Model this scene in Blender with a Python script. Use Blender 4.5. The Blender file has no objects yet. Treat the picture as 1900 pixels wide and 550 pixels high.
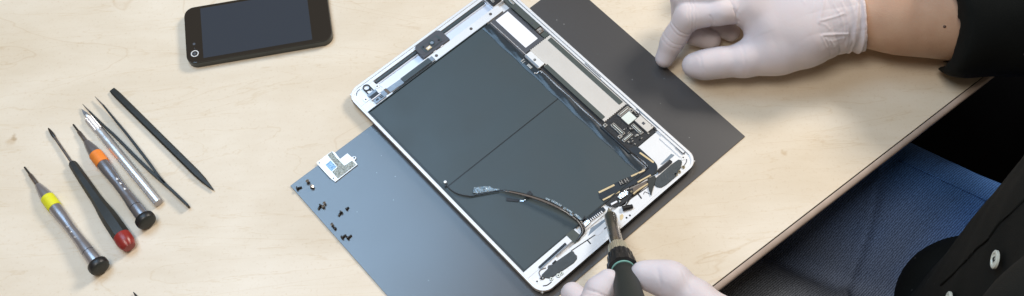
import bpy, math, random
import numpy as np
from mathutils import Vector, Matrix

random.seed(7)
rng = np.random.default_rng(11)
R = math.radians
MM = 0.001
scene = bpy.context.scene
col = scene.collection

# ------------------------------------------------------------------ camera
F, CY, PITCH, ROLL, H = 2050.47, 275.0, 0.495218, -0.0550268, 784.0
_f = np.array([0, math.sin(PITCH), -math.cos(PITCH)])
_r0 = np.array([1.0, 0, 0]); _u0 = np.cross(_r0, _f)
_r = math.cos(ROLL) * _r0 + math.sin(ROLL) * _u0
_u = -math.sin(ROLL) * _r0 + math.cos(ROLL) * _u0
cam_d = bpy.data.cameras.new('camera'); cam = bpy.data.objects.new('camera', cam_d); col.objects.link(cam)
cam_d.sensor_width = 36.0; cam_d.lens = F / 1900 * 36.0
cam_d.clip_start = 0.01; cam_d.clip_end = 20
cam.matrix_world = Matrix(((_r[0], _u[0], -_f[0], 0), (_r[1], _u[1], -_f[1], 0), (_r[2], _u[2], -_f[2], H * MM), (0, 0, 0, 1)))
scene.camera = cam


def at(px, py, z=0.0):
    """the point (in mm) at height z that stands behind a point of the photograph"""
    d = _f + ((px - 950) / F) * _r - ((py - CY) / F) * _u
    t = (z - H) / d[2]
    return (t * d[0], t * d[1], z)


# --------------------------------------------------------------- materials
def mat(name, c, rough=0.5, metal=0.0, spec=0.5, var=0.0, vscale=60, c2=None, bump=0.0, bscale=400,
        coat=0.0, sss=0.0, rvar=0.0, aniso=None, detail=6, alpha=None, trans=0.0, sheen=0.0, sssr=(1, .4, .3)):
    m = bpy.data.materials.new(name); m.use_nodes = True
    nt = m.node_tree; N = nt.nodes; L = nt.links
    b = N['Principled BSDF']
    b.inputs['Base Color'].default_value = (*c, 1); b.inputs['Roughness'].default_value = rough
    b.inputs['Metallic'].default_value = metal; b.inputs['Specular IOR Level'].default_value = spec
    b.inputs['Coat Weight'].default_value = coat; b.inputs['Coat Roughness'].default_value = 0.08
    b.inputs['Transmission Weight'].default_value = trans
    b.inputs['Sheen Weight'].default_value = sheen
    if sss:
        b.inputs['Subsurface Weight'].default_value = sss
        b.inputs['Subsurface Scale'].default_value = 0.004
        b.inputs['Subsurface Radius'].default_value = sssr
    tc = N.new('ShaderNodeTexCoord')
    src = tc.outputs['Object']
    if aniso:
        mp = N.new('ShaderNodeMapping'); mp.inputs['Scale'].default_value = aniso[:3]
        if len(aniso) > 3: mp.inputs['Rotation'].default_value = (0, 0, aniso[3])
        L.new(src, mp.inputs[0]); src = mp.outputs[0]
    if var or rvar or c2:
        n = N.new('ShaderNodeTexNoise'); n.inputs['Scale'].default_value = vscale; n.inputs['Detail'].default_value = detail
        L.new(src, n.inputs['Vector'])
        rp = N.new('ShaderNodeMapRange'); rp.inputs[1].default_value = 0.3; rp.inputs[2].default_value = 0.7
        L.new(n.outputs['Fac'], rp.inputs[0])
        if var or c2:
            mx = N.new('ShaderNodeMix'); mx.data_type = 'RGBA'
            cc2 = c2 or tuple(max(0, x * (1 - var)) for x in c)
            mx.inputs[6].default_value = (*c, 1); mx.inputs[7].default_value = (*cc2, 1)
            L.new(rp.outputs[0], mx.inputs[0]); L.new(mx.outputs[2], b.inputs['Base Color'])
        if rvar:
            rr_ = N.new('ShaderNodeMapRange'); rr_.inputs[3].default_value = max(0.02, rough - rvar); rr_.inputs[4].default_value = rough + rvar
            L.new(rp.outputs[0], rr_.inputs[0]); L.new(rr_.outputs[0], b.inputs['Roughness'])
    if bump:
        n2 = N.new('ShaderNodeTexNoise'); n2.inputs['Scale'].default_value = bscale; n2.inputs['Detail'].default_value = 4
        L.new(src, n2.inputs['Vector'])
        bp = N.new('ShaderNodeBump'); bp.inputs['Strength'].default_value = bump; bp.inputs['Distance'].default_value = 0.0006
        L.new(n2.outputs['Fac'], bp.inputs['Height']); L.new(bp.outputs[0], b.inputs['Normal'])
    return m


M = {}
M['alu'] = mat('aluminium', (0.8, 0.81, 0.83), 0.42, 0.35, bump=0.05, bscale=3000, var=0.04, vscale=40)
M['alu_side'] = mat('aluminium_shaded_side', (0.15, 0.145, 0.145), 0.35, 0.8, bump=0.03, bscale=3000)  # same aluminium; dark look of the turned-away sides is in the colour
M['chamfer'] = mat('polished_chamfer', (0.8, 0.76, 0.76), 0.15, 1.0)
M['channel'] = mat('channel_floor', (0.72, 0.8, 0.95), 0.3, 0.3)  # bluish reflection on the aluminium floor is put into its colour
M['dark_strip'] = mat('dark_plastic_and_shade', (0.055, 0.075, 0.085), 0.35, var=.2, vscale=100)  # for dark plastic parts and the painted shade of the channel wall
M['battery'] = mat('battery_foil', (0.048, 0.068, 0.078), 0.42, spec=0.5, var=0.12, vscale=25, bump=0.05, bscale=120, rvar=0.05)
M['battery_edge'] = mat('battery_edge', (0.02, 0.028, 0.03), 0.4)
M['tape'] = mat('glossy_tape', (0.022, 0.032, 0.042), 0.28, bump=0.12, bscale=120, rvar=.05)
M['slate'] = mat('slate_tape', (0.07, 0.075, 0.09), 0.5, var=.1)
M['label'] = mat('white_label', (0.84, 0.86, 0.92), 0.45, var=.03)
M['shield'] = mat('tin_shield', (0.66, 0.63, 0.59), 0.42, 0.25, var=0.08, vscale=50, bump=.08, bscale=900)
M['pad'] = mat('green_grey_pad', (0.06, 0.075, 0.07), 0.55, var=.15, vscale=200)
M['pcb'] = mat('black_circuit_board', (0.018, 0.02, 0.024), 0.4, var=.4, vscale=600, bump=.2, bscale=1500)
M['chip'] = mat('black_chip', (0.02, 0.02, 0.022), 0.35)
M['tin'] = mat('solder_tin', (0.75, 0.73, 0.68), 0.3, 0.8, var=.2, vscale=800)
M['conn_pale'] = mat('pale_connector', (0.72, 0.78, 0.74), 0.4, var=.05)
M['conn_brown'] = mat('connector_plastic', (0.13, 0.10, 0.08), 0.5)
M['gold'] = mat('copper_gold', (0.75, 0.6, 0.36), 0.4, 0.25, var=.15, vscale=300)
M['flex'] = mat('blue_black_flex', (0.022, 0.032, 0.045), 0.35, var=.2, vscale=150)
M['flex_light'] = mat('grey_blue_flex', (0.27, 0.33, 0.40), 0.35, .3, var=.2, vscale=200)
M['speaker'] = mat('speaker_plastic', (0.045, 0.058, 0.066), 0.45, var=.25, vscale=300, bump=.3, bscale=900)
M['foil'] = mat('crinkled_foil', (0.75, 0.8, 0.85), 0.22, 0.9, bump=1.0, bscale=700)
M['foil_grey'] = mat('grey_embossed_foil', (0.3, 0.36, 0.4), 0.3, 0.6, c2=(0.10, 0.13, 0.15), vscale=500, bump=1.0, bscale=700)
M['ribbon'] = mat('braided_cable_tape', (0.025, 0.024, 0.024), 0.3, bump=.6, bscale=500, coat=.4)
M['brass'] = mat('dull_brass_screw', (0.35, 0.3, 0.2), 0.35, 0.8)
M['blackplastic'] = mat('black_plastic', (0.014, 0.014, 0.015), 0.4, var=.3, vscale=120, bump=.12, bscale=900)
M['matte_black'] = mat('matte_black_nylon', (0.02, 0.022, 0.02), 0.5, var=.3, vscale=150, bump=.2, bscale=1200)
M['mat_sheet'] = mat('dark_satin_sheet', (0.052, 0.051, 0.053), 0.30, spec=1.0, var=.08, vscale=8, rvar=.02, bump=.05, bscale=1800)
M['phone_side'] = mat('phone_graphite_side', (0.055, 0.06, 0.058), 0.35, .5)
M['phone_glass'] = mat('phone_black_glass', (0.026, 0.022, 0.018), 0.04, spec=.5)
M['phone_display'] = mat('phone_display', (0.038, 0.046, 0.060), 0.04, spec=.5)
M['phone_ring'] = mat('pale_ring', (0.75, 0.72, 0.68), 0.3, .3)
M['grey_metal'] = mat('satin_gunmetal_handle', (0.46, 0.45, 0.48), 0.32, .8, var=.12, vscale=100, rvar=.06)
M['grey_metal2'] = mat('dark_gunmetal_handle', (0.33, 0.32, 0.34), 0.32, .8, var=.12, vscale=100, rvar=.06)
M['steel'] = mat('tool_steel', (0.32, 0.28, 0.26), 0.3, 0.9, var=.3, vscale=300)
M['darksteel'] = mat('dark_tool_tip', (0.07, 0.065, 0.06), 0.35, 0.7)
M['chrome'] = mat('chrome', (0.9, 0.9, 0.91), 0.28, .8, rvar=.05, vscale=200)
M['knurl'] = mat('knurled_aluminium', (0.75, 0.75, 0.78), 0.35, .8)
M['yellow'] = mat('yellow_band', (0.74, 0.72, 0.02), 0.5, var=.08, vscale=200, bump=.2, bscale=700)
M['orange'] = mat('orange_band', (0.85, 0.24, 0.03), 0.5, var=.1, vscale=200, bump=.2, bscale=700)
M['red'] = mat('red_plastic', (0.30, 0.028, 0.022), 0.3, var=.2, vscale=100)
M['mark'] = mat('white_print', (0.8, 0.8, 0.8), 0.5)
M['iron_barrel'] = mat('heat_stained_steel', (0.46, 0.40, 0.28), 0.22, 0.95, c2=(0.30, 0.28, 0.28), vscale=60, rvar=.06)
M['iron_nut'] = mat('nickel_nut', (0.72, 0.68, 0.54), 0.4, 0.85)
M['rubber'] = mat('grip_rubber', (0.018, 0.022, 0.02), 0.55, bump=.15, bscale=900)
M['teal'] = mat('teal_ring', (0.22, 0.45, 0.40), 0.5)
M['skin'] = mat('skin', (0.56, 0.365, 0.25), 0.5, spec=.35, c2=(0.47, 0.28, 0.185), vscale=35, bump=.35, bscale=900, sss=.18)
M['mole'] = mat('mole', (0.08, 0.035, 0.02), 0.6)
M['glove'] = mat('latex_glove', (0.63, 0.585, 0.625), 0.5, spec=.25, c2=(0.64, 0.56, 0.56), vscale=22, bump=.12, bscale=350, sss=.25, detail=3, sssr=(1, .6, .6))
M['shirt'] = mat('black_cotton', (0.0065, 0.0075, 0.007), 0.85, spec=.15, var=.25, vscale=30, bump=.4, bscale=1500)
M['button'] = mat('pearl_button', (0.6, 0.63, 0.56), 0.3, var=.06, vscale=300)
M['thread'] = mat('thread', (0.02, 0.02, 0.02), 0.8)
M['edge_band'] = mat('table_edge_band', (0.52, 0.41, 0.34), 0.35, var=.25, vscale=60, aniso=(1, 1, 1))
M['under'] = mat('table_underside', (0.02, 0.018, 0.016), 0.8)
M['floor'] = mat('dark_floor', (0.004, 0.0045, 0.006), 0.9, spec=0.03, var=.5, vscale=6)
M['chair'] = mat('chair_fabric', (0.004, 0.005, 0.008), 0.8, spec=0.1, var=.5, vscale=25, bump=.3, bscale=500)
M['bracket'] = mat('nickel_bracket', (0.86, 0.86, 0.86), 0.38, 0.3, var=.03)
M['sparkle'] = mat('sparkle_tape', (0.5, 0.5, 0.44), 0.35, 0.5, c2=(0.10, 0.11, 0.09), vscale=1300, bump=.6, bscale=1500, detail=2)
M['bluefoil'] = mat('blue_foil', (0.10, 0.2, 0.33), 0.3, 0.4, c2=(0.4, 0.55, 0.7), vscale=900, bump=.5, bscale=900)
M['screw_metal'] = mat('blackened_screw', (0.05, 0.05, 0.05), 0.3, .6)
M['screw_head'] = mat('bright_screw', (0.6, 0.6, 0.6), 0.25, .9)


M['mat_sheet'].node_tree.nodes['Principled BSDF'].inputs['IOR'].default_value = 1.6


def wood():
    m = bpy.data.materials.new('birch_tabletop'); m.use_nodes = True
    nt = m.node_tree; N = nt.nodes; L = nt.links; b = N['Principled BSDF']
    b.inputs['Roughness'].default_value = 0.42; b.inputs['Specular IOR Level'].default_value = 0.4
    tc = N.new('ShaderNodeTexCoord')

    def noise(scale, sc, rot, detail=5, dist=0.0):
        mp = N.new('ShaderNodeMapping'); mp.inputs['Scale'].default_value = sc; mp.inputs['Rotation'].default_value = (0, 0, rot)
        L.new(tc.outputs['Object'], mp.inputs[0])
        n = N.new('ShaderNodeTexNoise'); n.inputs['Scale'].default_value = scale; n.inputs['Detail'].default_value = detail
        n.inputs['Distortion'].default_value = dist
        L.new(mp.outputs[0], n.inputs['Vector']); return n.outputs['Fac']

    def ramp(fac, stops):
        r = N.new('ShaderNodeValToRGB'); L.new(fac, r.inputs[0])
        e = r.color_ramp.elements
        e[0].position, e[0].color = stops[0][0], (*stops[0][1], 1)
        e[1].position, e[1].color = stops[1][0], (*stops[1][1], 1)
        for p, c in stops[2:]:
            x = e.new(p); x.color = (*c, 1)
        return r.outputs[0]

    def mul(a, b_, f=1.0):
        x = N.new('ShaderNodeMix'); x.data_type = 'RGBA'; x.blend_type = 'MULTIPLY'; x.inputs[0].default_value = f
        L.new(a, x.inputs[6]); L.new(b_, x.inputs[7]); return x.outputs[2]
    rot = -R(34)
    base = ramp(noise(7, (.6, 1.6, 1), rot, 6, 1.2), [(0.33, (0.685, 0.595, 0.47)), (0.68, (0.785, 0.71, 0.60))])
    big = ramp(noise(2.6, (1, 1.5, 1), rot, 3, .6), [(0.35, (0.93, 0.895, 0.84)), (0.6, (1, 1, 1))])
    vein = ramp(noise(9, (.35, 2.2, 1), rot + .1, 5, 2.5), [(0.0, (1, 1, 1)), (0.495, (1, 1, 1)), (0.503, (0.91, 0.86, 0.78)), (0.512, (1, 1, 1))])
    fine = ramp(noise(110, (.4, 1.6, 1), rot, 3), [(0.3, (0.975, 0.965, 0.95)), (0.6, (1, 1, 1))])
    speck = ramp(noise(420, (1, 1, 1), 0, 2), [(0.25, (0.93, 0.90, 0.86)), (0.42, (1, 1, 1))])
    knots = ramp(noise(13, (1, 1, 1), .7, 2, .3), [(0.20, (0.74, 0.66, 0.55)), (0.30, (1, 1, 1))])
    c = mul(mul(mul(mul(mul(base, big), vein, .8), fine), speck), knots, .8)
    for (kx, ky, rad, cc_) in ((27, 256, .0035, (.72, .64, .54)), (20, 262, .006, (.88, .82, .74)), (1455, 283, .003, (.85, .78, .68)), (1050, 15, .004, (.9, .85, .78))):
        kp_ = at(kx, ky)
        vd = N.new('ShaderNodeVectorMath'); vd.operation = 'DISTANCE'; vd.inputs[1].default_value = (kp_[0] * MM, kp_[1] * MM, 0)
        nz = N.new('ShaderNodeTexNoise'); nz.inputs['Scale'].default_value = 160; L.new(tc.outputs['Object'], nz.inputs['Vector'])
        av = N.new('ShaderNodeVectorMath'); av.operation = 'MULTIPLY_ADD'; av.inputs[1].default_value = (.008, .008, 0); L.new(nz.outputs['Color'], av.inputs[0]); L.new(tc.outputs['Object'], av.inputs[2])
        sb_ = N.new('ShaderNodeVectorMath'); sb_.operation = 'SUBTRACT'; sb_.inputs[1].default_value = (.004, .004, 0); L.new(av.outputs[0], sb_.inputs[0]); L.new(sb_.outputs[0], vd.inputs[0])
        mr_ = N.new('ShaderNodeMapRange'); mr_.inputs[1].default_value = rad * .3; mr_.inputs[2].default_value = rad; L.new(vd.outputs['Value'], mr_.inputs[0])
        mk_ = N.new('ShaderNodeMix'); mk_.data_type = 'RGBA'; mk_.inputs[6].default_value = (*cc_, 1); mk_.inputs[7].default_value = (1, 1, 1, 1); L.new(mr_.outputs[0], mk_.inputs[0])
        c = mul(c, mk_.outputs[2])
    vein2 = ramp(noise(4.5, (.5, 1.7, 1), rot + .25, 4, 1.6), [(0.0, (1, 1, 1)), (0.548, (1, 1, 1)), (0.5515, (0.86, 0.79, 0.70)), (0.555, (1, 1, 1))])
    c = mul(c, vein2, .7)
    L.new(c, b.inputs['Base Color'])
    bp = N.new('ShaderNodeBump'); bp.inputs['Strength'].default_value = 0.12; bp.inputs['Distance'].default_value = 0.0004
    L.new(noise(500, (.6, 1.5, 1), rot, 3), bp.inputs['Height']); L.new(bp.outputs[0], b.inputs['Normal'])
    return m


M['wood'] = wood()


def specks(m, scale, thr, c, jit=1.0):
    """tiny lint and dust grains lying in the surface"""
    nt = m.node_tree; N = nt.nodes; L = nt.links; b = N['Principled BSDF']
    tc = N.new('ShaderNodeTexCoord'); v = N.new('ShaderNodeTexVoronoi'); v.inputs['Scale'].default_value = scale
    L.new(tc.outputs['Object'], v.inputs['Vector'])
    n = N.new('ShaderNodeTexNoise'); n.inputs['Scale'].default_value = scale * .35; L.new(tc.outputs['Object'], n.inputs['Vector'])
    mu = N.new('ShaderNodeMath'); mu.operation = 'MULTIPLY'; mu.inputs[1].default_value = thr * 2; L.new(n.outputs['Fac'], mu.inputs[0])
    lt = N.new('ShaderNodeMath'); lt.operation = 'LESS_THAN'; L.new(v.outputs['Distance'], lt.inputs[0]); L.new(mu.outputs[0], lt.inputs[1])
    mx = N.new('ShaderNodeMix'); mx.data_type = 'RGBA'; L.new(lt.outputs[0], mx.inputs[0]); mx.inputs[7].default_value = (*c, 1)
    bc = b.inputs['Base Color']
    if bc.links: L.new(bc.links[0].from_socket, mx.inputs[6])
    else: mx.inputs[6].default_value = bc.default_value[:]
    L.new(mx.outputs[2], bc)


specks(M['mat_sheet'], 95, .035, (.3, .3, .3))
specks(M['shirt'], 60, .05, (.08, .08, .08))
JROT = 0.0


def denim():
    m = bpy.data.materials.new('denim'); m.use_nodes = True
    nt = m.node_tree; N = nt.nodes; L = nt.links; b = N['Principled BSDF']
    b.inputs['Roughness'].default_value = 0.9; b.inputs['Specular IOR Level'].default_value = 0.1
    tc = N.new('ShaderNodeTexCoord')
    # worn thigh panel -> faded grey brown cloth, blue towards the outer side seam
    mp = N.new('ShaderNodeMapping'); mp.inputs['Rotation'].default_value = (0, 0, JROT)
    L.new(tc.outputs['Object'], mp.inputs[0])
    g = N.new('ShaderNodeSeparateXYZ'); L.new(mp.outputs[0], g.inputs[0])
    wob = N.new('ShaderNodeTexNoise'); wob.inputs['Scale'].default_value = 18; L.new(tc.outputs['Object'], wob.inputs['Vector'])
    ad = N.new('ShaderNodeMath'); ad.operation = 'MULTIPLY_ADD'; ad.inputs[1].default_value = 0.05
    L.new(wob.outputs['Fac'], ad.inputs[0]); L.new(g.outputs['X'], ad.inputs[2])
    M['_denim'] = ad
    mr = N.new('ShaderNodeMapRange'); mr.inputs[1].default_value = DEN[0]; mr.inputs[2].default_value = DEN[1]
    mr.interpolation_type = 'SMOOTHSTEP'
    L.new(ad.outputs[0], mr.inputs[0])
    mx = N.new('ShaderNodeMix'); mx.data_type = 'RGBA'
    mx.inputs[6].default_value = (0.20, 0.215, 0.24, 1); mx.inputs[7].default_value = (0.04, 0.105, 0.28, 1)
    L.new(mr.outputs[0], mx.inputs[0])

    def tw(rot, sc):
        mp2 = N.new('ShaderNodeMapping'); mp2.inputs['Rotation'].default_value = (0, 0, rot)
        L.new(tc.outputs['Object'], mp2.inputs[0])
        w = N.new('ShaderNodeTexWave'); w.inputs['Scale'].default_value = sc; w.inputs['Distortion'].default_value = 3.5
        w.inputs['Detail'].default_value = 3; w.inputs['Detail Scale'].default_value = 3
        L.new(mp2.outputs[0], w.inputs[0]); return w.outputs['Fac']
    n = N.new('ShaderNodeTexNoise'); n.inputs['Scale'].default_value = 650; n.inputs['Detail'].default_value = 3
    L.new(tc.outputs['Object'], n.inputs['Vector'])
    w1 = tw(R(50), 170)
    a = N.new('ShaderNodeMath'); a.operation = 'ADD'; L.new(w1, a.inputs[0]); L.new(n.outputs['Fac'], a.inputs[1])
    r = N.new('ShaderNodeMapRange'); r.inputs[1].default_value = .4; r.inputs[2].default_value = 1.5; r.inputs[3].default_value = .5; r.inputs[4].default_value = 1.5
    L.new(a.outputs[0], r.inputs[0])
    m2 = N.new('ShaderNodeMix'); m2.data_type = 'RGBA'; m2.blend_type = 'MULTIPLY'; m2.inputs[0].default_value = 1
    L.new(mx.outputs[2], m2.inputs[6]); L.new(r.outputs[0], m2.inputs[7]); L.new(m2.outputs[2], b.inputs['Base Color'])
    bp = N.new('ShaderNodeBump'); bp.inputs['Strength'].default_value = .5; bp.inputs['Distance'].default_value = .0006
    L.new(a.outputs[0], bp.inputs['Height']); L.new(bp.outputs[0], b.inputs['Normal'])
    return m


# ----------------------------------------------------------- mesh builders
class MB:
    """collects shapes (mm, in the thing's own frame) and links them as one mesh object"""
    def __init__(s): s.v = []; s.f = []; s.mi = []

    def add(s, vs, fs, mi=0):
        o = len(s.v); s.v += [tuple(map(float, v)) for v in vs]; s.f += [tuple(i + o for i in f) for f in fs]; s.mi += [mi] * len(fs)
        return s

    def prism(s, poly, z0, z1, mi=0):
        a = sum(poly[i][0] * poly[(i + 1) % len(poly)][1] - poly[(i + 1) % len(poly)][0] * poly[i][1] for i in range(len(poly)))
        if a < 0: poly = poly[::-1]
        n = len(poly)
        vs = [(p[0], p[1], z0) for p in poly] + [(p[0], p[1], z1) for p in poly]
        fs = [tuple(range(n - 1, -1, -1)), tuple(range(n, 2 * n))] + [(i, (i + 1) % n, n + (i + 1) % n, n + i) for i in range(n)]
        return s.add(vs, fs, mi)

    def box(s, x0, y0, x1, y1, z0, z1, mi=0):
        return s.prism([(min(x0, x1), min(y0, y1)), (max(x0, x1), min(y0, y1)), (max(x0, x1), max(y0, y1)), (min(x0, x1), max(y0, y1))], z0, z1, mi)

    def rr(s, x0, y0, x1, y1, r, z0, z1, mi=0, n=6): return s.prism(rrect(x0, y0, x1, y1, r, n), z0, z1, mi)

    def bar(s, a, b, w, z0, z1, mi=0):
        a = np.array(a[:2], float); b = np.array(b[:2], float); d = (b - a) / np.linalg.norm(b - a); n = np.array([-d[1], d[0]]) * w / 2
        return s.prism([tuple(a - n), tuple(b - n), tuple(b + n), tuple(a + n)], z0, z1, mi)

    def cyl(s, c, r, z0, z1, n=20, mi=0):
        return s.prism([(c[0] + r * math.cos(2 * math.pi * i / n), c[1] + r * math.sin(2 * math.pi * i / n)) for i in range(n)], z0, z1, mi)

    def ring(s, c, r0, r1, z0, z1, n=28, mi=0):
        vs = []
        for r, z in ((r0, z0), (r1, z0), (r1, z1), (r0, z1)):
            vs += [(c[0] + r * math.cos(2 * math.pi * i / n), c[1] + r * math.sin(2 * math.pi * i / n), z) for i in range(n)]
        fs = []
        for k in range(4):
            a = k * n; b = ((k + 1) % 4) * n
            fs += [(a + i, a + (i + 1) % n, b + (i + 1) % n, b + i) for i in range(n)]
        return s.add(vs, fs, mi)

    def lathe(s, p0, p1, prof, n=32, mi=0, ridges=0, rd=0.0, hexn=0):
        """prof: (distance from p0 in mm, radius)"""
        p0 = np.array(p0, float); p1 = np.array(p1, float); d = p1 - p0; d /= np.linalg.norm(d)
        a = np.cross(d, [0, 0, 1.0]); a /= np.linalg.norm(a); b = np.cross(d, a)
        vs = []; fs = []
        for (t, r) in prof:
            for i in range(n):
                th = 2 * math.pi * i / n
                q = r
                if ridges: q = r - (rd if math.cos(th * ridges) < 0 else 0)
                if hexn: q = r / math.cos((th % (2 * math.pi / hexn)) - math.pi / hexn) * math.cos(math.pi / hexn) ** .6
                vs.append(p0 + d * t + q * (math.cos(th) * a + math.sin(th) * b))
        for k in range(len(prof) - 1):
            for i in range(n):
                j = (i + 1) % n
                fs.append((k * n + i, k * n + j, (k + 1) * n + j, (k + 1) * n + i))
        fs.append(tuple(range(n - 1, -1, -1))); fs.append(tuple(range((len(prof) - 1) * n, len(prof) * n)))
        return s.add(vs, fs, mi)

    def tube(s, pts, r, n=10, mi=0, flat=1.0):
        P = smooth_path(pts); m = len(P)
        rs = [r] * m if not hasattr(r, '__len__') else list(np.interp(np.linspace(0, 1, m), np.linspace(0, 1, len(r)), r))
        vs = []; fs = []
        for k in range(m):
            d = P[min(k + 1, m - 1)] - P[max(k - 1, 0)]; d /= np.linalg.norm(d) + 1e-9
            a = np.cross(d, [0, 0, 1.0]); a /= np.linalg.norm(a) + 1e-9; b = np.cross(a, d)
            for i in range(n):
                th = 2 * math.pi * i / n
                vs.append(P[k] + rs[k] * (math.cos(th) * a + flat * math.sin(th) * b))
        for k in range(m - 1):
            for i in range(n):
                j = (i + 1) % n
                fs.append((k * n + i, k * n + j, (k + 1) * n + j, (k + 1) * n + i))
        fs.append(tuple(range(n - 1, -1, -1))); fs.append(tuple(range((m - 1) * n, m * n)))
        return s.add(vs, fs, mi)

    def build(s, name, mats, parent=None, bevel=0.0, ang=35, seg=2, subd=0):
        me = bpy.data.meshes.new(name)
        me.from_pydata([(x * MM, y * MM, z * MM) for x, y, z in s.v], [], s.f)
        mats = mats if isinstance(mats, (list, tuple)) else [mats]
        for m in mats: me.materials.append(M[m])
        me.polygons.foreach_set('material_index', s.mi)
        import bmesh
        bm = bmesh.new(); bm.from_mesh(me); bmesh.ops.recalc_face_normals(bm, faces=bm.faces); bm.to_mesh(me); bm.free()
        me.polygons.foreach_set('use_smooth', [True] * len(me.polygons))
        me.set_sharp_from_angle(angle=R(ang)); me.update()
        o = bpy.data.objects.new(name, me); col.objects.link(o)
        if parent is not None: o.parent = parent
        if bevel:
            bv = o.modifiers.new('bevel', 'BEVEL'); bv.width = bevel * MM; bv.segments = seg; bv.limit_method = 'ANGLE'; bv.angle_limit = R(40)
            bv.harden_normals = True
        return o


def rrect(x0, y0, x1, y1, r, n=6):
    out = []
    for cx, cy, a0 in ((x1 - r, y1 - r, 0), (x0 + r, y1 - r, 90), (x0 + r, y0 + r, 180), (x1 - r, y0 + r, 270)):
        for i in range(n + 1):
            a = R(a0 + 90 * i / n); out.append((cx + r * math.cos(a), cy + r * math.sin(a)))
    return out


def smooth_path(pts, k=6):
    P = [np.array(p, float) for p in pts]
    if len(P) < 3: return P
    P = [2 * P[0] - P[1]] + P + [2 * P[-1] - P[-2]]
    out = []
    for i in range(1, len(P) - 2):
        a, b, c, d = P[i - 1:i + 3]
        for j in range(k):
            t = j / k
            out.append(.5 * (2 * b + (c - a) * t + (2 * a - 5 * b + 4 * c - d) * t * t + (3 * b - a - 3 * c + d) * t ** 3))
    out.append(P[-2]); return out


def tag(o, label=None, cat=None, group=None, kind=None):
    if label: o['label'] = label
    if cat: o['category'] = cat
    if group: o['group'] = group
    if kind: o['kind'] = kind
    return o


def thing(name, loc, rot, label, cat, group=None):
    o = bpy.data.objects.new(name, None); o.empty_display_size = .02; col.objects.link(o)
    o.location = Vector(loc) * MM; o.rotation_euler = (0, 0, rot)
    return tag(o, label, cat, group)


class Frame:
    """own frame of a thing lying at loc, turned by rot"""
    def __init__(s, loc, rot=0.0): s.o = np.array(loc, float); s.c, s.s = math.cos(rot), math.sin(rot); s.rot = rot

    def __call__(s, p):
        d = np.array(p, float) - s.o
        return (s.c * d[0] + s.s * d[1], -s.s * d[0] + s.c * d[1], d[2])

    def px(s, x, y, zlocal): return s(at(x, y, s.o[2] + zlocal))

    def poly(s, pts, zlocal): return [s.px(x, y, zlocal)[:2] for x, y in pts]


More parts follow.
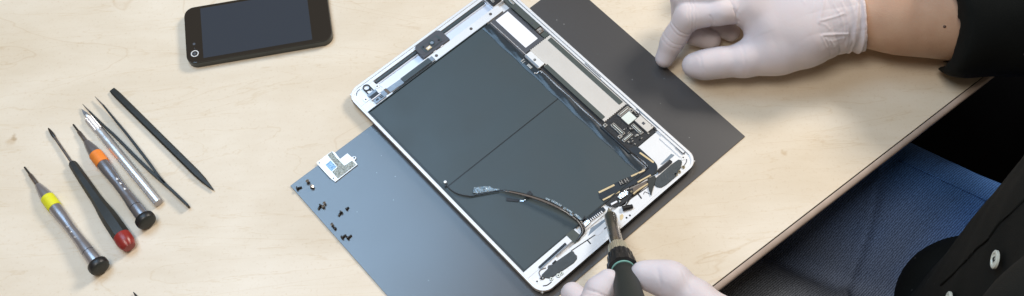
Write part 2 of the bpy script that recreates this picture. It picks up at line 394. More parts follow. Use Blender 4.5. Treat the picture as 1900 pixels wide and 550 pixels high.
# ------------------------------------------------------------ implicit body
class SDF:
    def __init__(s, lo, hi, h):
        s.lo = np.array(lo, np.float32); s.h = h
        s.n = np.ceil((np.array(hi) - lo) / h).astype(int) + 1
        s.f = np.full(s.n, 50.0, np.float32)

    def _sl(s, lo, hi):
        a = np.clip(np.floor((np.array(lo) - s.lo) / s.h).astype(int), 0, s.n); b = np.clip(np.ceil((np.array(hi) - s.lo) / s.h).astype(int) + 1, 0, s.n)
        ax = [(s.lo[i] + s.h * np.arange(a[i], b[i])).astype(np.float32) for i in range(3)]
        return tuple(slice(a[i], b[i]) for i in range(3)), ax[0][:, None, None], ax[1][None, :, None], ax[2][None, None, :]

    def cone(s, a, b, ra, rb, k=6.0, flat=None):
        a = np.array(a, float); b = np.array(b, float); pad = max(ra, rb) * (1 if flat is None else max(1, 1 / flat[1])) + k + 3 * s.h
        sl, X, Y, Z = s._sl(np.minimum(a, b) - pad, np.maximum(a, b) + pad)
        if 0 in [x.stop - x.start for x in sl]: return s
        d = b - a; L = max(d @ d, 1e-6)
        px, py, pz = X - a[0], Y - a[1], Z - a[2]
        t = np.clip((px * d[0] + py * d[1] + pz * d[2]) / L, 0, 1)
        qx, qy, qz = px - t * d[0], py - t * d[1], pz - t * d[2]
        rr_ = ra + (rb - ra) * t
        if flat is None: dist = np.sqrt(qx * qx + qy * qy + qz * qz) - rr_
        else:
            n, kf = np.array(flat[0], float), flat[1]; n /= np.linalg.norm(n)
            dn = qx * n[0] + qy * n[1] + qz * n[2]
            dist = (np.sqrt(np.maximum(qx * qx + qy * qy + qz * qz - dn * dn + (dn / kf) ** 2, 0)) - rr_) * min(1, (1 + kf) / 2)
        g = s.f[sl]; hh = np.maximum(k - np.abs(g - dist), 0) / k
        s.f[sl] = np.minimum(g, dist) - hh * hh * k * .25
        return s

    def chain(s, pts, k=5.0, k0=None):
        for i in range(len(pts) - 1):
            s.cone(pts[i][:3], pts[i + 1][:3], pts[i][3], pts[i + 1][3], k0 if (i == 0 and k0) else k)
        return s

    def clip(s, p, n, k=0):
        n = np.array(n, float); n /= np.linalg.norm(n); ax = [s.lo[i] + s.h * np.arange(s.n[i]) for i in range(3)]
        d = ((ax[0] - p[0]) * n[0])[:, None, None] + ((ax[1] - p[1]) * n[1])[None, :, None] + ((ax[2] - p[2]) * n[2])[None, None, :]
        s.f = np.maximum(s.f, d.astype(np.float32)); return s

    def mesh(s, smooth=2):
        f = s.f; ins = f < 0; n = s.n
        cnt = np.zeros(n - 1, np.int8)
        offs = [(i, j, k) for i in (0, 1) for j in (0, 1) for k in (0, 1)]
        for o in offs: cnt += ins[o[0]:n[0] - 1 + o[0], o[1]:n[1] - 1 + o[1], o[2]:n[2] - 1 + o[2]]
        act = (cnt > 0) & (cnt < 8); idx = np.argwhere(act); vid = np.full(n - 1, -1, np.int64); vid[act] = np.arange(len(idx))
        acc = np.zeros((len(idx), 3)); w = np.zeros(len(idx))
        for o in offs:
            for ax in range(3):
                if o[ax]: continue
                q = list(o); q[ax] = 1
                a = f[idx[:, 0] + o[0], idx[:, 1] + o[1], idx[:, 2] + o[2]]; b = f[idx[:, 0] + q[0], idx[:, 1] + q[1], idx[:, 2] + q[2]]
                m = (a < 0) != (b < 0); t = np.where(m, a / np.where(m, a - b, 1), 0)
                p = np.array(o, float)[None] + t[:, None] * (np.array(q) - np.array(o))[None]
                acc += p * m[:, None]; w += m
        V = (idx + acc / w[:, None]) * s.h + s.lo
        quads = []
        for ax in range(3):
            sl0 = [slice(1, n[i] - 1) for i in range(3)]; sl1 = list(sl0); sl0[ax] = slice(0, n[ax] - 1); sl1[ax] = slice(1, n[ax])
            a = ins[tuple(sl0)]; b = ins[tuple(sl1)]; e = np.argwhere(a != b)
            if not len(e): continue
            fl = a[tuple(e.T)]
            base = e.copy(); u, v = (ax + 1) % 3, (ax + 2) % 3
            base[:, u] += 1; base[:, v] += 1
            c = []
            for du, dv in ((-1, -1), (0, -1), (0, 0), (-1, 0)):
                q = base.copy(); q[:, u] += du; q[:, v] += dv; c.append(vid[tuple(q.T)])
            Q = np.stack(c, 1); Q[~fl] = Q[~fl][:, ::-1]; quads.append(Q)
        Q = np.concatenate(quads); Q = Q[(Q >= 0).all(1)]
        for _ in range(smooth):
            A = np.zeros_like(V); C = np.zeros(len(V))
            for i in range(4):
                a, b = Q[:, i], Q[:, (i + 1) % 4]
                for c_ in range(3): A[:, c_] += np.bincount(a, V[b, c_], len(V)) + np.bincount(b, V[a, c_], len(V))
                C += np.bincount(a, minlength=len(V)) + np.bincount(b, minlength=len(V))
            V = .4 * V + .6 * A / np.maximum(C, 1)[:, None]
        return V, Q


def normals(V, Q):
    n = np.cross(V[Q[:, 2]] - V[Q[:, 0]], V[Q[:, 3]] - V[Q[:, 1]]); N = np.zeros_like(V)
    for i in range(4):
        for c in range(3): N[:, c] += np.bincount(Q[:, i], n[:, c], len(V))
    return N / (np.linalg.norm(N, axis=1)[:, None] + 1e-9)


def big_mesh(name, V, Q, material, parent, origin=(0, 0, 0)):
    me = bpy.data.meshes.new(name)
    me.from_pydata(((V - np.array(origin)) * MM).tolist(), [], Q.tolist())
    me.materials.append(M[material]); me.polygons.foreach_set('use_smooth', [True] * len(me.polygons)); me.update()
    o = bpy.data.objects.new(name, me); col.objects.link(o); o.parent = parent
    return o


def waves(P, f, seed, octv=3):
    r = np.random.default_rng(seed); out = np.zeros(len(P)); amp = 1.0
    for o in range(octv):
        for _ in range(5):
            d = r.normal(size=3); d /= np.linalg.norm(d)
            out += amp * np.sin(P @ d * f * r.uniform(.7, 1.4) + r.uniform(0, 6.28)) / 5
        f *= 2; amp *= .5
    return out


# ================================================================= SETTING
E0 = np.array(at(1315, 550)); E1 = np.array(at(1830, 150)); ed = (E1 - E0) / np.linalg.norm(E1 - E0)
en = np.array([-ed[1], ed[0], 0])          # towards the table
ft = Frame((0, 0, 0))
table = thing('table', (0, 0, 0), 0, 'pale birch worktop with a rounded brown front edge under all the tools', 'table')
a = E0 - ed * 700; b_ = E0 + ed * 1150
top = MB(); c0 = a + en * 4.4; c1 = b_ + en * 4.4
top.prism([tuple(c0[:2]), tuple(c1[:2]), tuple((c1 + en * 1300)[:2]), tuple((c0 + en * 1300)[:2])], -18, 0)
top.build('tabletop', 'wood', table, bevel=.5)
gr = MB(); g0 = a + en * 4.4; g1 = b_ + en * 4.4
gr.prism([tuple((a + en * 3.7)[:2]), tuple((b_ + en * 3.7)[:2]), tuple(g1[:2]), tuple(g0[:2])], -17, -.7)
gr.build('joint_line', 'chair', table)
# rounded edge band
prof = [(3.6, 0.0)] + [(3.6 - 4.4 * math.sin(R(t)), -3.2 + 3.2 * math.cos(R(t))) for t in range(10, 91, 10)] + [(-.8, -4.6), (0.6, -7), (3.6, -9)]
eb = MB(); vs = []; fs = []
for P in (a, b_):
    for (q, z) in prof: vs.append(tuple((P + en * q)[:2]) + (z,))
k = len(prof)
for i in range(k): fs.append((i, (i + 1) % k, k + (i + 1) % k, k + i))
fs += [tuple(range(k)), tuple(range(k, 2 * k))]
eb.add(vs, fs).build('edge_band', 'edge_band', table, ang=30)
for sx, sy in ((60, 60), (1780, 60), (60, 1200), (1780, 1200)):
    P = a + ed * sx + en * sy
    MB().box(P[0] - 25, P[1] - 25, P[0] + 25, P[1] + 25, -720, -18.5).build('leg', 'under', table, bevel=2)
fl = MB().box(-1800, -1500, 1800, 2400, -740, -721).build('floor', 'floor'); tag(fl, kind='structure')

# --------------------------------------------------------------- dark sheet
MA = np.array([-177.8, 399.9]); mth = R(38.6)
fm = Frame((MA[0], MA[1], 0), mth)
sh = MB(); sh.prism(rrect(0, -211, 299.5, 0, .6, 3), 0.15, 1.1)
sheet = sh.build('work_sheet', 'mat_sheet', None, bevel=.2)
sheet.location = (MA[0] * MM, MA[1] * MM, 0); sheet.rotation_euler = (0, 0, mth)
tag(sheet, 'dark satin plastic sheet lying flat under the opened tablet', 'work sheet')

# ==================================================================== TABLET
TZ = 1.1; th = -0.889349
ftab = Frame((-134.88, 478.17, TZ), th)
tab = thing('tablet', ftab.o, th, 'opened white and silver tablet with its batteries and boards showing', 'tablet')
U = lambda x, y, z=6.5: ftab.px(x, y, z)
UP = lambda pts, z=6.5: ftab.poly(pts, z)
L_, W_ = 240.0, 169.5


def ringloop(ins, z, r=11.5, n=10):
    return [(x, y, z) for x, y in rrect(ins, ins, L_ - ins, W_ - ins, max(r - ins, .8), n)]


def loft(loops, name, material, parent, caps=(True, False), **kw):
    m = MB(); n = len(loops[0]); vs = [p for lp in loops for p in lp]; fs = []
    for k in range(len(loops) - 1):
        for i in range(n):
            fs.append((k * n + i, k * n + (i + 1) % n, (k + 1) * n + (i + 1) % n, (k + 1) * n + i))
    if caps[0]: fs.append(tuple(range(n)))
    if caps[1]: fs.append(tuple(range((len(loops) - 1) * n, len(loops) * n)))
    m.add(vs, fs); return m.build(name, material, parent, **kw)


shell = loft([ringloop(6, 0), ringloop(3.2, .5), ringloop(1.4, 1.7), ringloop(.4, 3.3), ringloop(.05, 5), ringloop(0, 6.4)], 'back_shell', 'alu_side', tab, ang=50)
loft([ringloop(0, 6.402), ringloop(.55, 7.0)], 'chamfer_edge', 'chamfer', tab, caps=(False, False))
frame_ = MB()
lo = [ringloop(.55, 7.002), ringloop(2.6, 7.0), ringloop(2.6, 6.5), ringloop(2.7, 2.6)]
n_ = len(lo[0]); vs = [p for l in lo for p in l]; fs = [(k * n_ + i, k * n_ + (i + 1) % n_, (k + 1) * n_ + (i + 1) % n_, (k + 1) * n_ + i) for k in range(3) for i in range(n_)]
fs.append(tuple(range(3 * n_, 4 * n_))); frame_.add(vs, fs)
B = frame_.box
B(2.7, 2.7, 5.6, 166.8, 2.5, 6.55)                       # outer ledge of the top end
frame_.box(5.6, 2.8, 18, 25, 2.5, 6.45)                  # corner pad
frame_.prism([(5.6, 25), (8, 25), (12, 27), (18, 27.5), (18, 25)], 2.5, 6.4)
frame_.box(5.6, 147, 18, 166.7, 2.5, 6.45)
frame_.box(18, 2.8, 25.8, 151.5, 2.5, 6.3)               # inner ledge with screw holes
frame_.box(25.6, 2.8, 215.6, 3.28, 2.5, 6.3)              # left ledge
frame_.box(19, 164.6, 226, 166.7, 2.5, 6.3)              # right ledge
frame_.box(215.62, 2.8, 221.6, 57, 2.5, 6.25); frame_.box(215.62, 57, 221.6, 112, 2.5, 4.5)            # strip under the batteries
frame_.box(221.6, 2.8, 237.2, 30, 2.5, 6.1)
frame_.box(226.8, 30, 237.2, 166.7, 2.5, 6.1)
frame_.box(224.6, 30, 226.8, 108, 2.5, 5.5)
frame_.box(197.5, 137, 226.8, 164.6, 2.5, 4.6)           # empty white bay
frame_.box(221.6, 112, 226.8, 166, 2.5, 4.4)
frame_.rr(203, 160.8, 226.8, 164.5, 1.2, 4.6, 5.3)
frame_.build('frame', 'alu', tab, bevel=.18, ang=30)

# channels along the top end
ch = MB().box(5.7, 25.2, 17.9, 146.9, 2.9, 3.4).build('channel_floor', 'channel', tab)
for v0, v1 in ((25.5, 72.5), (93, 146.5)):
    MB().prism([(5.9, v0 + 3), (7.0, v0), (8.1, v0 + 1.5), (8.1, v1 - 1.5), (7.0, v1), (5.9, v1 - 3)], 3.4, 5.6).build('wall_shade_strip', 'dark_strip', tab, bevel=.3)  # dark insert stands in for the shade on the channel wall
MB().box(9.2, 27, 9.7, 72, 3.41, 4.6).box(9.2, 92, 9.7, 146, 3.41, 4.6).build('channel_rib', 'alu', tab)

# camera housing
cu = MB(); cu.prism(rrect(3.2, 69.9, 15.8, 98.2, 4.6, 8)[:], 3.0, 8.1)
cu.prism([(10, 69.8), (17.9, 69.8), (17.9, 98.4), (10, 98.4)], 3.1, 7.85)
ch_ = cu.build('camera_housing', 'slate', tab, bevel=.4)
ch_o = ch_
MB().rr(7.0, 74.5, 15.2, 93, 1.2, 7.8, 8.35).build('camera_recess', 'dark_strip', ch_, bevel=.2)
MB().rr(7.8, 76, 14.4, 91, .8, 8.3, 8.5).build('camera_plate', 'slate', ch_, bevel=.15)
MB().ring((10.9, 84.5), 1.5, 2.6, 8.4, 9.2).build('lens_ring', 'dark_strip', ch_, bevel=.15)
MB().cyl((10.9, 84.5), 1.5, 8.3, 8.8).build('lens', 'flex_light', ch_)
MB().rr(11.6, 77, 14.6, 81.5, .3, 8.45, 8.75).build('sensor_chip', 'gold', ch_)
MB().box(12.4, 78, 13.8, 80.6, 8.76, 8.95).build('sensor_pad', 'label', ch_)
MB().cyl((9.2, 76.6), .8, 8.4, 9.0).build('camera_screw', 'chip', ch_)
MB().cyl((12.7, 90.6), .9, 8.4, 9.0).build('camera_screw', 'chip', ch_)
MB().box(17.6, 80, 18.6, 83, 5, 7).box(17.6, 88, 18.6, 90.4, 5, 7).build('camera_clip', 'label', ch_)

# flex of the top-left corner
fx = MB().prism([(18.6, 24.5), (20.2, 33.6), (24.6, 33.6), (23.9, 24.5), (23.6, 13.5), (18.4, 13.5), (18.4, 20)], 6.32, 6.75)
fx.build('corner_flex', 'flex_light', tab, bevel=.15)
MB().box(19.6, 43, 24.8, 73, 6.35, 7.6).build('flex_tape', 'dark_strip', tab, bevel=.25)
MB().prism([(19.3, 28.5), (19.8, 43), (24.9, 43), (24.4, 28.5)], 6.78, 7.2).build('flex_bridge', 'flex_light', tab, bevel=.2)
MB().box(18.5, 26.0, 24.2, 28.5, 6.76, 7.1).build('flex_fold', 'conn_brown', tab, bevel=.1)
MB().box(20, 73, 24.4, 76.5, 6.35, 7.0).build('flex_end', 'flex_light', tab, bevel=.15)
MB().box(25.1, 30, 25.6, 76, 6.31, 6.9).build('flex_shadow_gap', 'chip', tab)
# headphone jack unit
jk = MB(); jk.ring((7.4, 16.8), 2.2, 3.2, 6.4, 7.5); jk.box(7.4, 13.6, 14.0, 14.6, 6.4, 7.5).box(7.4, 19.0, 14, 20, 6.4, 7.5)
jk.box(9.6, 17.2, 11.8, 18.6, 6.4, 7.3)
jk_o = jk.build('headphone_jack', 'chip', tab, bevel=.2)
MB().box(13.6, 12.6, 16.2, 21.2, 6.46, 7.7).build('jack_body', 'flex_light', jk_o, bevel=.2)
MB().box(16.2, 13, 19.2, 20.8, 6.46, 7.9).build('jack_seal', 'chip', jk_o, bevel=.2)
MB().box(19.6, 12.2, 20.4, 22, 6.4, 8.0).build('jack_rim', 'label', jk_o)
MB().rr(13.2, 7.5, 18, 11.8, 1.6, 6.46, 7.0).build('corner_bracket', 'bracket', tab, bevel=.1)
MB().cyl((15.8, 9.4), .65, 6.9, 7.15).build('bracket_screw', 'chip', tab)
MB().rr(20.6, 13.0, 25.0, 24.0, .5, 6.8, 7.35).build('jack_connector', 'flex_light', tab, bevel=.15)
mk = MB().box(21.8, 15, 23.2, 17.5, 7.36, 7.6).box(21.6, 19, 22.4, 22, 7.36, 7.6).box(23.0, 19, 23.9, 22, 7.36, 7.6)
mk.build('jack_contacts', 'chip', tab)
MB().rr(10.5, 22.5, 14, 26, 1.4, 6.46, 7.0).build('corner_bracket', 'bracket', tab)
MB().cyl((12.3, 24.2), .7, 6.9, 7.2).build('bracket_screw', 'conn_brown', tab)
for c in ((21.3, 118.9), (22.1, 79.8), (21.2, 141.0)):
    s_ = MB().ring(c, .75, 1.35, 6.3, 6.42).build('screw_boss', 'slate', tab)
    MB().cyl(c, .75, 6.2, 6.34).build('screw_hole', 'conn_brown', s_)
# curved antenna marks in the corners
MB().tube([(4.5, 12, 6.6), (5.0, 8.8, 6.62), (7.5, 6.2, 6.6)], .28).build('corner_mark', 'slate', tab)
MB().tube([(233.5, 6.6, 6.12), (235.2, 9.5, 6.12), (235.5, 13.5, 6.12)], .42).build('corner_mark', 'chip', tab)
MB().tube([(234.6, 155, 6.12), (233.3, 160.5, 6.12), (231.5, 162.8, 6.12)], .35).build('corner_mark', 'slate', tab)

# batteries: two wrapped cells
for (u0, u1) in ((26.6, 121.2), (121.9, 214.6)):
    cell = MB(); nu, nv = 24, 30; vs = []; fs = []
    for i in range(nu + 1):
        for j in range(nv + 1):
            x = u0 + (u1 - u0) * i / nu; y = 4.3 + (129.4 - 4.3) * j / nv
            e = min(i, nu - i) / nu; e2 = min(j, nv - j) / nv
            z = 5.35 + .25 * min(1, 6 * e) * min(1, 6 * e2) + .03 * math.sin(x * .11 + y * .07)
            vs.append((x, y, z))
    for i in range(nu):
        for j in range(nv):
            q = i * (nv + 1) + j; fs.append((q, q + nv + 1, q + nv + 2, q + 1))
    edge = [i * (nv + 1) for i in range(nu + 1)] + [nu * (nv + 1) + j for j in range(1, nv + 1)] + [i * (nv + 1) + nv for i in range(nu - 1, -1, -1)] + [j for j in range(nv - 1, 0, -1)]
    nb = len(vs); vs += [(vs[q][0], vs[q][1], 2.8) for q in edge]
    for q in range(len(edge)):
        r_ = (q + 1) % len(edge); fs.append((edge[q], edge[r_], nb + r_, nb + q))
    cell.add(vs, fs); co = cell.build('battery_cell', 'battery', tab, bevel=.25)
MB().box(214.65, 3.3, 215.6, 126, 2.8, 6.4).box(25.7, 3.3, 26.55, 133, 2.8, 6.42).box(26.56, 3.3, 214.64, 4.28, 2.8, 6.38).build('battery_gasket', 'battery_edge', tab)
MB().box(121.25, 4.3, 121.85, 129.4, 2.8, 5.3).build('battery_seam', 'chip', tab)
# raised line along the left side of the cells
MB().box(27.6, 5.0, 120.4, 5.4, 5.3, 5.52).box(122.6, 5.0, 214, 5.4, 5.3, 5.52).build('battery_fold', 'battery_edge', tab)
# wrinkled glossy tape beside the cells
tp = MB(); vs = []; fs = []; nu, nv = 150, 10
for i in range(nu + 1):
    for j in range(nv + 1):
        x = 27.5 + (214 - 27.5) * i / nu; y = 126.2 + 7.6 * j / nv
        z = 5.72 + .5 * math.sin(math.pi * (j / nv)) + .10 * math.sin(x * .21 + y * 1.1) + .03 * math.sin(x * .6 - y)
        if j == 0: z = 5.66
        vs.append((x, y + .35 * math.sin(x * .21), z))
for i in range(nu):
    for j in range(nv):
        q = i * (nv + 1) + j; fs.append((q, q + nv + 1, q + nv + 2, q + 1))
tp.add(vs, fs).build('insulating_tape', 'tape', tab, ang=180)
MB().tube([(28, 135.2, 6.4), (60, 135.4, 6.3), (90, 135.2, 6.3)], .42).build('edge_wire', 'chrome', tab)
MB().tube([(90, 135.2, 6.2), (118, 135.3, 6.2), (163, 135.0, 6.2)], .3).build('edge_wire', 'steel', tab)
MB().tube([(165, 134.7, 6.6), (190, 134.6, 6.7), (214, 135.0, 6.3), (216.5, 133.6, 6.1), (217.0, 128, 5.8), (217.2, 121, 5.6)], .55).build('edge_wire', 'chip', tab)
MB().box(26.6, 134.2, 70.4, 157.8, 2.8, 5.0).build('side_panel_tape', 'slate', tab, bevel=.2)
MB().box(70.4, 136, 163, 139.4, 2.8, 4.6).build('side_channel', 'chip', tab)
MB().rr(28.4, 140.4, 66.6, 154.2, .5, 5.0, 5.25).build('blank_label', 'label', tab)

# side antenna module
am = MB().box(10, 158.6, 59.2, 164.4, 3.2, 6.6).build('side_module', 'pad', tab, bevel=.3)
for u in (31.5, 52.5):
    s_ = MB().ring((u, 160.6), .5, 1.1, 6.6, 6.8, n=16).build('module_screw', 'slate', am)
MB().box(17, 161.8, 27.5, 163.4, 6.6, 7.1).box(22, 161.2, 27, 162.2, 6.9, 7.4).build('module_spring', 'tin', am, bevel=.2)
MB().box(59.3, 158.4, 64.6, 163.6, 3.2, 5.6).build('side_connector', 'conn_brown', tab, bevel=.2)
cc = MB()
for i in range(10):
    cc.box(59.6 + random.random() * 4, 158.6 + random.random() * 4, 60.6 + random.random() * 4.2, 159.6 + random.random() * 4.2, 5.6, 6.0 + .06 * i)
cc.build('connector_pins', 'tin', tab, bevel=.1)
MB().box(64.8, 158.6, 70.2, 163.8, 3.2, 5.2).build('side_connector', 'pad', tab, bevel=.2)

# long tin shield with saw-tooth ends
pl = [(70.8, 141.5)]
for i in range(22):
    v = 141.5 + i; pl += [(70.8 + (.5 if i % 2 else 0), v), (70.8 + (.5 if i % 2 else 0), v + 1)]
pl += [(70.8, 163.9), (163.2, 163.9)]
for i in range(24):
    v = 163.9 - i; pl += [(163.2 - (.5 if i % 2 else 0), v), (163.2 - (.5 if i % 2 else 0), v - 1)]
pl += [(163.2, 139.2), (90.5, 139.2), (90.5, 141.5)]
sld = MB().prism(pl, 3, 5.6).build('shield_can', 'shield', tab, bevel=.15)
MB().rr(73.6, 158.9, 159.8, 163.1, .5, 5.6, 5.82).build('thermal_pad', 'pad', sld)
MB().rr(90.9, 138.6, 160.2, 142.6, .5, 5.6, 5.84).build('thermal_pad', 'pad', sld)
cv = MB().rr(72.5, 133.4, 89.8, 140.9, 1.2, 5.5, 7.0).build('connector_cover', 'bracket', tab, bevel=.35)
MB().rr(72.2, 133.2, 90.1, 141.2, 1.3, 5.0, 5.7).build('cover_gasket', 'chip', tab)
MB().rr(73.0, 133.5, 89.2, 135.2, .6, 7.0, 7.25).build('cover_foil', 'flex_light', cv)
MB().ring((81.5, 137.2), .45, 1.1, 7.0, 7.25, n=16).build('cover_screw', 'chip', cv)
cl = MB().box(74, 127.8, 75.2, 131.5, 5.9, 6.6).box(76.2, 127.4, 77, 130.8, 5.9, 6.6).box(80.5, 128.8, 85.6, 131.2, 6.0, 6.7)
cl.build('cable_clip', 'tin', tab, bevel=.2)
MB().tube([(90.5, 128.6, 6), (92, 130, 6.4), (92.4, 132.8, 6.5), (94.5, 133.2, 6.3)], .5).build('clip_foil', 'foil', tab)

# main circuit board with connectors
pb = MB().prism([(163.6, 135.6), (163.6, 164.2), (187, 164.4), (193.5, 166.0), (197.2, 163), (197, 152), (197, 137.0), (195.5, 135.4)], 3, 5.1)
pcb = pb.build('circuit_board', 'pcb', tab, bevel=.15)


def conn(u0, v0, u1, v1, material='chip', pins=True, z=5.1, hh=1.0):
    c = MB().rr(u0, v0, u1, v1, .3, z, z + hh).build('board_connector', 'tin', pcb, bevel=.12)
    MB().rr(u0 + .6, v0 + .6, u1 - .6, v1 - .6, .2, z + hh, z + hh + .12).build('connector_slot', material, c)
    if pins:
        if (u1 - u0) > (v1 - v0): MB().box(u0 + 1.2, (v0 + v1) / 2 - .3, u1 - 1.2, (v0 + v1) / 2 + .3, z + hh + .12, z + hh + .35).build('connector_tongue', 'conn_pale', c)
        else: MB().box((u0 + u1) / 2 - .3, v0 + 1.2, (u0 + u1) / 2 + .3, v1 - 1.2, z + hh + .12, z + hh + .35).build('connector_tongue', 'conn_pale', c)
    return c


conn(168.6, 140.2, 182.0, 143.8)
conn(180.0, 152.0, 191.4, 155.0)
conn(165.0, 151.4, 168.8, 163.0, 'conn_brown')
MB().rr(169.4, 151.2, 178.2, 160.4, .5, 5.1, 6.3).build('board_module', 'conn_pale', pcb, bevel=.2)
sc_ = MB().rr(178.6, 157.4, 193.5, 167.0 - 1.8, .6, 5.1, 6.5).build('board_shield', 'shield', pcb, bevel=.25)
MB().box(184.3, 159.6, 186.8, 161.8, 6.51, 6.6).build('shield_mark', 'slate', sc_)
MB().cyl((191.6, 163.6), .35, 6.45, 6.62).build('shield_hole', 'chip', sc_)
conn(184.5, 137.4, 187.3, 147.4, 'chip')
for (u, v) in ((165.6, 137.2), (181.2, 138.4), (170.2, 162.4)):
    s_ = MB().rr(u - 1.5, v - 1.5, u + 1.5, v + 1.5, .4, 5.1, 5.9).build('board_nut', 'tin', pcb, bevel=.15)
    MB().cyl((u, v), .7, 5.85, 6.05).build('nut_hole', 'chip', s_)
comp = MB(); comp2 = MB()
for _ in range(46):
    u, v = random.choice([(random.uniform(187.5, 195.5), random.uniform(155, 165)), (random.uniform(188, 195), random.uniform(136.5, 150)), (random.uniform(170, 178), random.uniform(161.4, 164)), (random.uniform(178, 184), random.uniform(144.5, 150.5))])
    a_, b2 = random.choice([(1.3, .7), (.7, 1.3), (1.7, 1.0), (.6, .6)])
    (comp if random.random() < .6 else comp2).box(u, v, u + a_, v + b2, 5.1, 5.6 + .6 * random.random())
comp.build('board_capacitors', 'tin', pcb, bevel=.08); comp2.build('board_resistors', 'chip', pcb, bevel=.08)
MB().box(164.5, 132.9, 197.5, 134.3, 5.6, 6.9).build('board_rail', 'flex', tab, bevel=.3)

# blue-black flex running round the end of the cells
fp = UP([(1165, 278), (1178, 272), (1186, 275), (1215, 301), (1219, 307), (1220, 314), (1216, 321), (1206, 328), (1183, 340), (1150, 356), (1119, 374), (1112, 368), (1110, 356), (1140, 341), (1172, 327), (1197, 315), (1203, 309), (1196, 300)], 5.2)
flx = MB().prism(fp, 4.7, 5.9).build('main_flex', 'flex', tab, bevel=.15)
for a1, b1, w in (((1187, 283.5), (1213, 302), 1.5), ((1171, 327.5), (1197, 316), 1.35), ((1183, 338.6), (1207.5, 325), 1.2), ((1111, 357.6), (1140, 343.5), 1.6), ((1118.5, 371.6), (1150, 355.4), 1.3)):
    MB().bar(U(*a1, 6), U(*b1, 6), w, 5.9, 6.12).build('gold_contact', 'gold', flx, bevel=.05)
ca, cb = U(1149, 341, 6.3), U(1167, 333, 6.3)
fc = MB().bar(ca, cb, 4.2, 5.9, 6.5).build('flex_connector', 'chip', flx, bevel=.2)
da = np.array(cb[:2]) - np.array(ca[:2]); dn_ = np.array([-da[1], da[0]]) / np.linalg.norm(da)
pn = MB()
for t in (.08, .3, .6, .85):
    q = np.array(ca[:2]) + da * t; pn.bar(q - dn_ * 1.7, q + dn_ * 1.7, .45, 6.5, 6.75)
pn.bar(np.array(ca[:2]) + da * .08, np.array(ca[:2]) + da * .3, .35, 6.5, 6.7)
pn.bar(np.array(ca[:2]) + da * .6, np.array(ca[:2]) + da * .85, .35, 6.5, 6.7)
pn.build('connector_pins', 'tin', fc)

# loudspeakers in the two lower corners
Z2 = lambda pts, z=6.5: UP([(1160 + x / 3.93, 250 + y / 3.93) for x, y in pts], z)
sp = MB().prism(Z2([(208, 345), (214, 368), (235, 383), (265, 386), (300, 366), (372, 305), (408, 238), (416, 200), (410, 184), (388, 180), (340, 214), (228, 312)], 6.9), 4.2, 6.9).build('loudspeaker', 'speaker', tab, bevel=.5)
tag(sp, 'speaker box beside the empty white bay')
MB().prism(Z2([(240, 250), (325, 180), (345, 196), (340, 205), (262, 270), (238, 276)], 6.3), 4.4, 6.4).build('speaker_port', 'chip', sp, bevel=.2)
MB().bar(Z2([(250, 248)])[0], Z2([(322, 190)])[0], .5, 6.41, 6.6).build('port_line', 'slate', sp)
bk = MB().prism(Z2([(405, 160), (425, 145), (445, 160), (438, 182), (415, 188)], 6.4), 6.1, 6.5).build('corner_bracket', 'bracket', tab, bevel=.1)
MB().cyl(Z2([(423, 167)])[0], .6, 6.5, 6.62).build('bracket_screw', 'chip', bk)
for x, y in ((424, 238), (394, 272), (372, 292)):
    c = Z2([(x, y)])[0]
    s_ = MB().ring(c, .6, 1.35, 6.1, 6.9, n=18).build('speaker_screw', 'brass', tab)
    MB().cyl(c, .62, 6.1, 6.6).build('screw_slot', 'chip', s_)
MB().bar(U(1254.5, 272, 6.2), U(1270, 287, 6.2), 1.6, 6.11, 6.25).build('side_slot', 'slate', tab, bevel=.1)
lb = Z2([(255, 218), (335, 140), (360, 150), (345, 165), (270, 220)], 4.7)
MB().prism(lb, 4.62, 4.75).build('grey_sticker', 'flex_light', tab)
S5 = lambda pts, z=6.5: UP([(950 + x / 6.11, 460 + y / 6.11) for x, y in pts], z)
sp2 = MB().prism(S5([(335, 332), (420, 346), (470, 326), (590, 248), (700, 172), (738, 125), (738, 90), (712, 66), (700, 42), (685, 34), (664, 40), (520, 140), (430, 210), (338, 302)], 6.9), 4.3, 6.9).build('loudspeaker', 'speaker', tab, bevel=.5)
tag(sp2, 'speaker box in the corner nearest the soldering iron cable')
MB().prism(S5([(452, 175), (490, 138), (505, 150), (462, 190)], 7.2), 6, 7.3).build('speaker_clip', 'chip', sp2, bevel=.2)
MB().prism(S5([(402, 220), (412, 200), (460, 190), (430, 220), (408, 234)], 6.3), 6, 6.4).build('speaker_port', 'slate', sp2, bevel=.2)
for x, y, r_ in ((447, 355, 1.3), (525, 315, 1.5), (563, 290, 1.3)):
    c = S5([(x, y)], 6.4)[0]
    s_ = MB().ring(c, .6, r_, 6.1, 6.8, n=18).build('speaker_screw', 'conn_pale', tab)
    MB().ring(c, r_ - .2, r_ + .15, 6.05, 6.5, n=18).build('screw_rim', 'chip', s_)
    MB().cyl(c, .55, 6.1, 6.5).build('screw_slot', 'chip', s_)
bk = MB().prism(S5([(228, 358), (300, 340), (330, 360), (300, 405), (280, 402), (262, 380)], 6.3), 6.1, 6.35).build('corner_bracket', 'bracket', tab)
MB().cyl(S5([(284, 382)], 6.4)[0], .7, 6.35, 6.5).build('bracket_screw', 'chip', bk)
MB().tube([S5([p], 6.4)[0] + (6.5,) for p in ((385, 230), (335, 245), (308, 275), (318, 315), (345, 342))], .33).build('speaker_wire', 'steel', tab)
MB().prism(S5([(310, 345), (345, 330), (375, 345), (355, 362), (325, 362)], 6.4), 6.1, 7.0).build('wire_connector', 'chip', tab, bevel=.2)
MB().cyl(S5([(350, 345)])[0], .5, 7.0, 7.2).build('connector_dot', 'tin', tab)
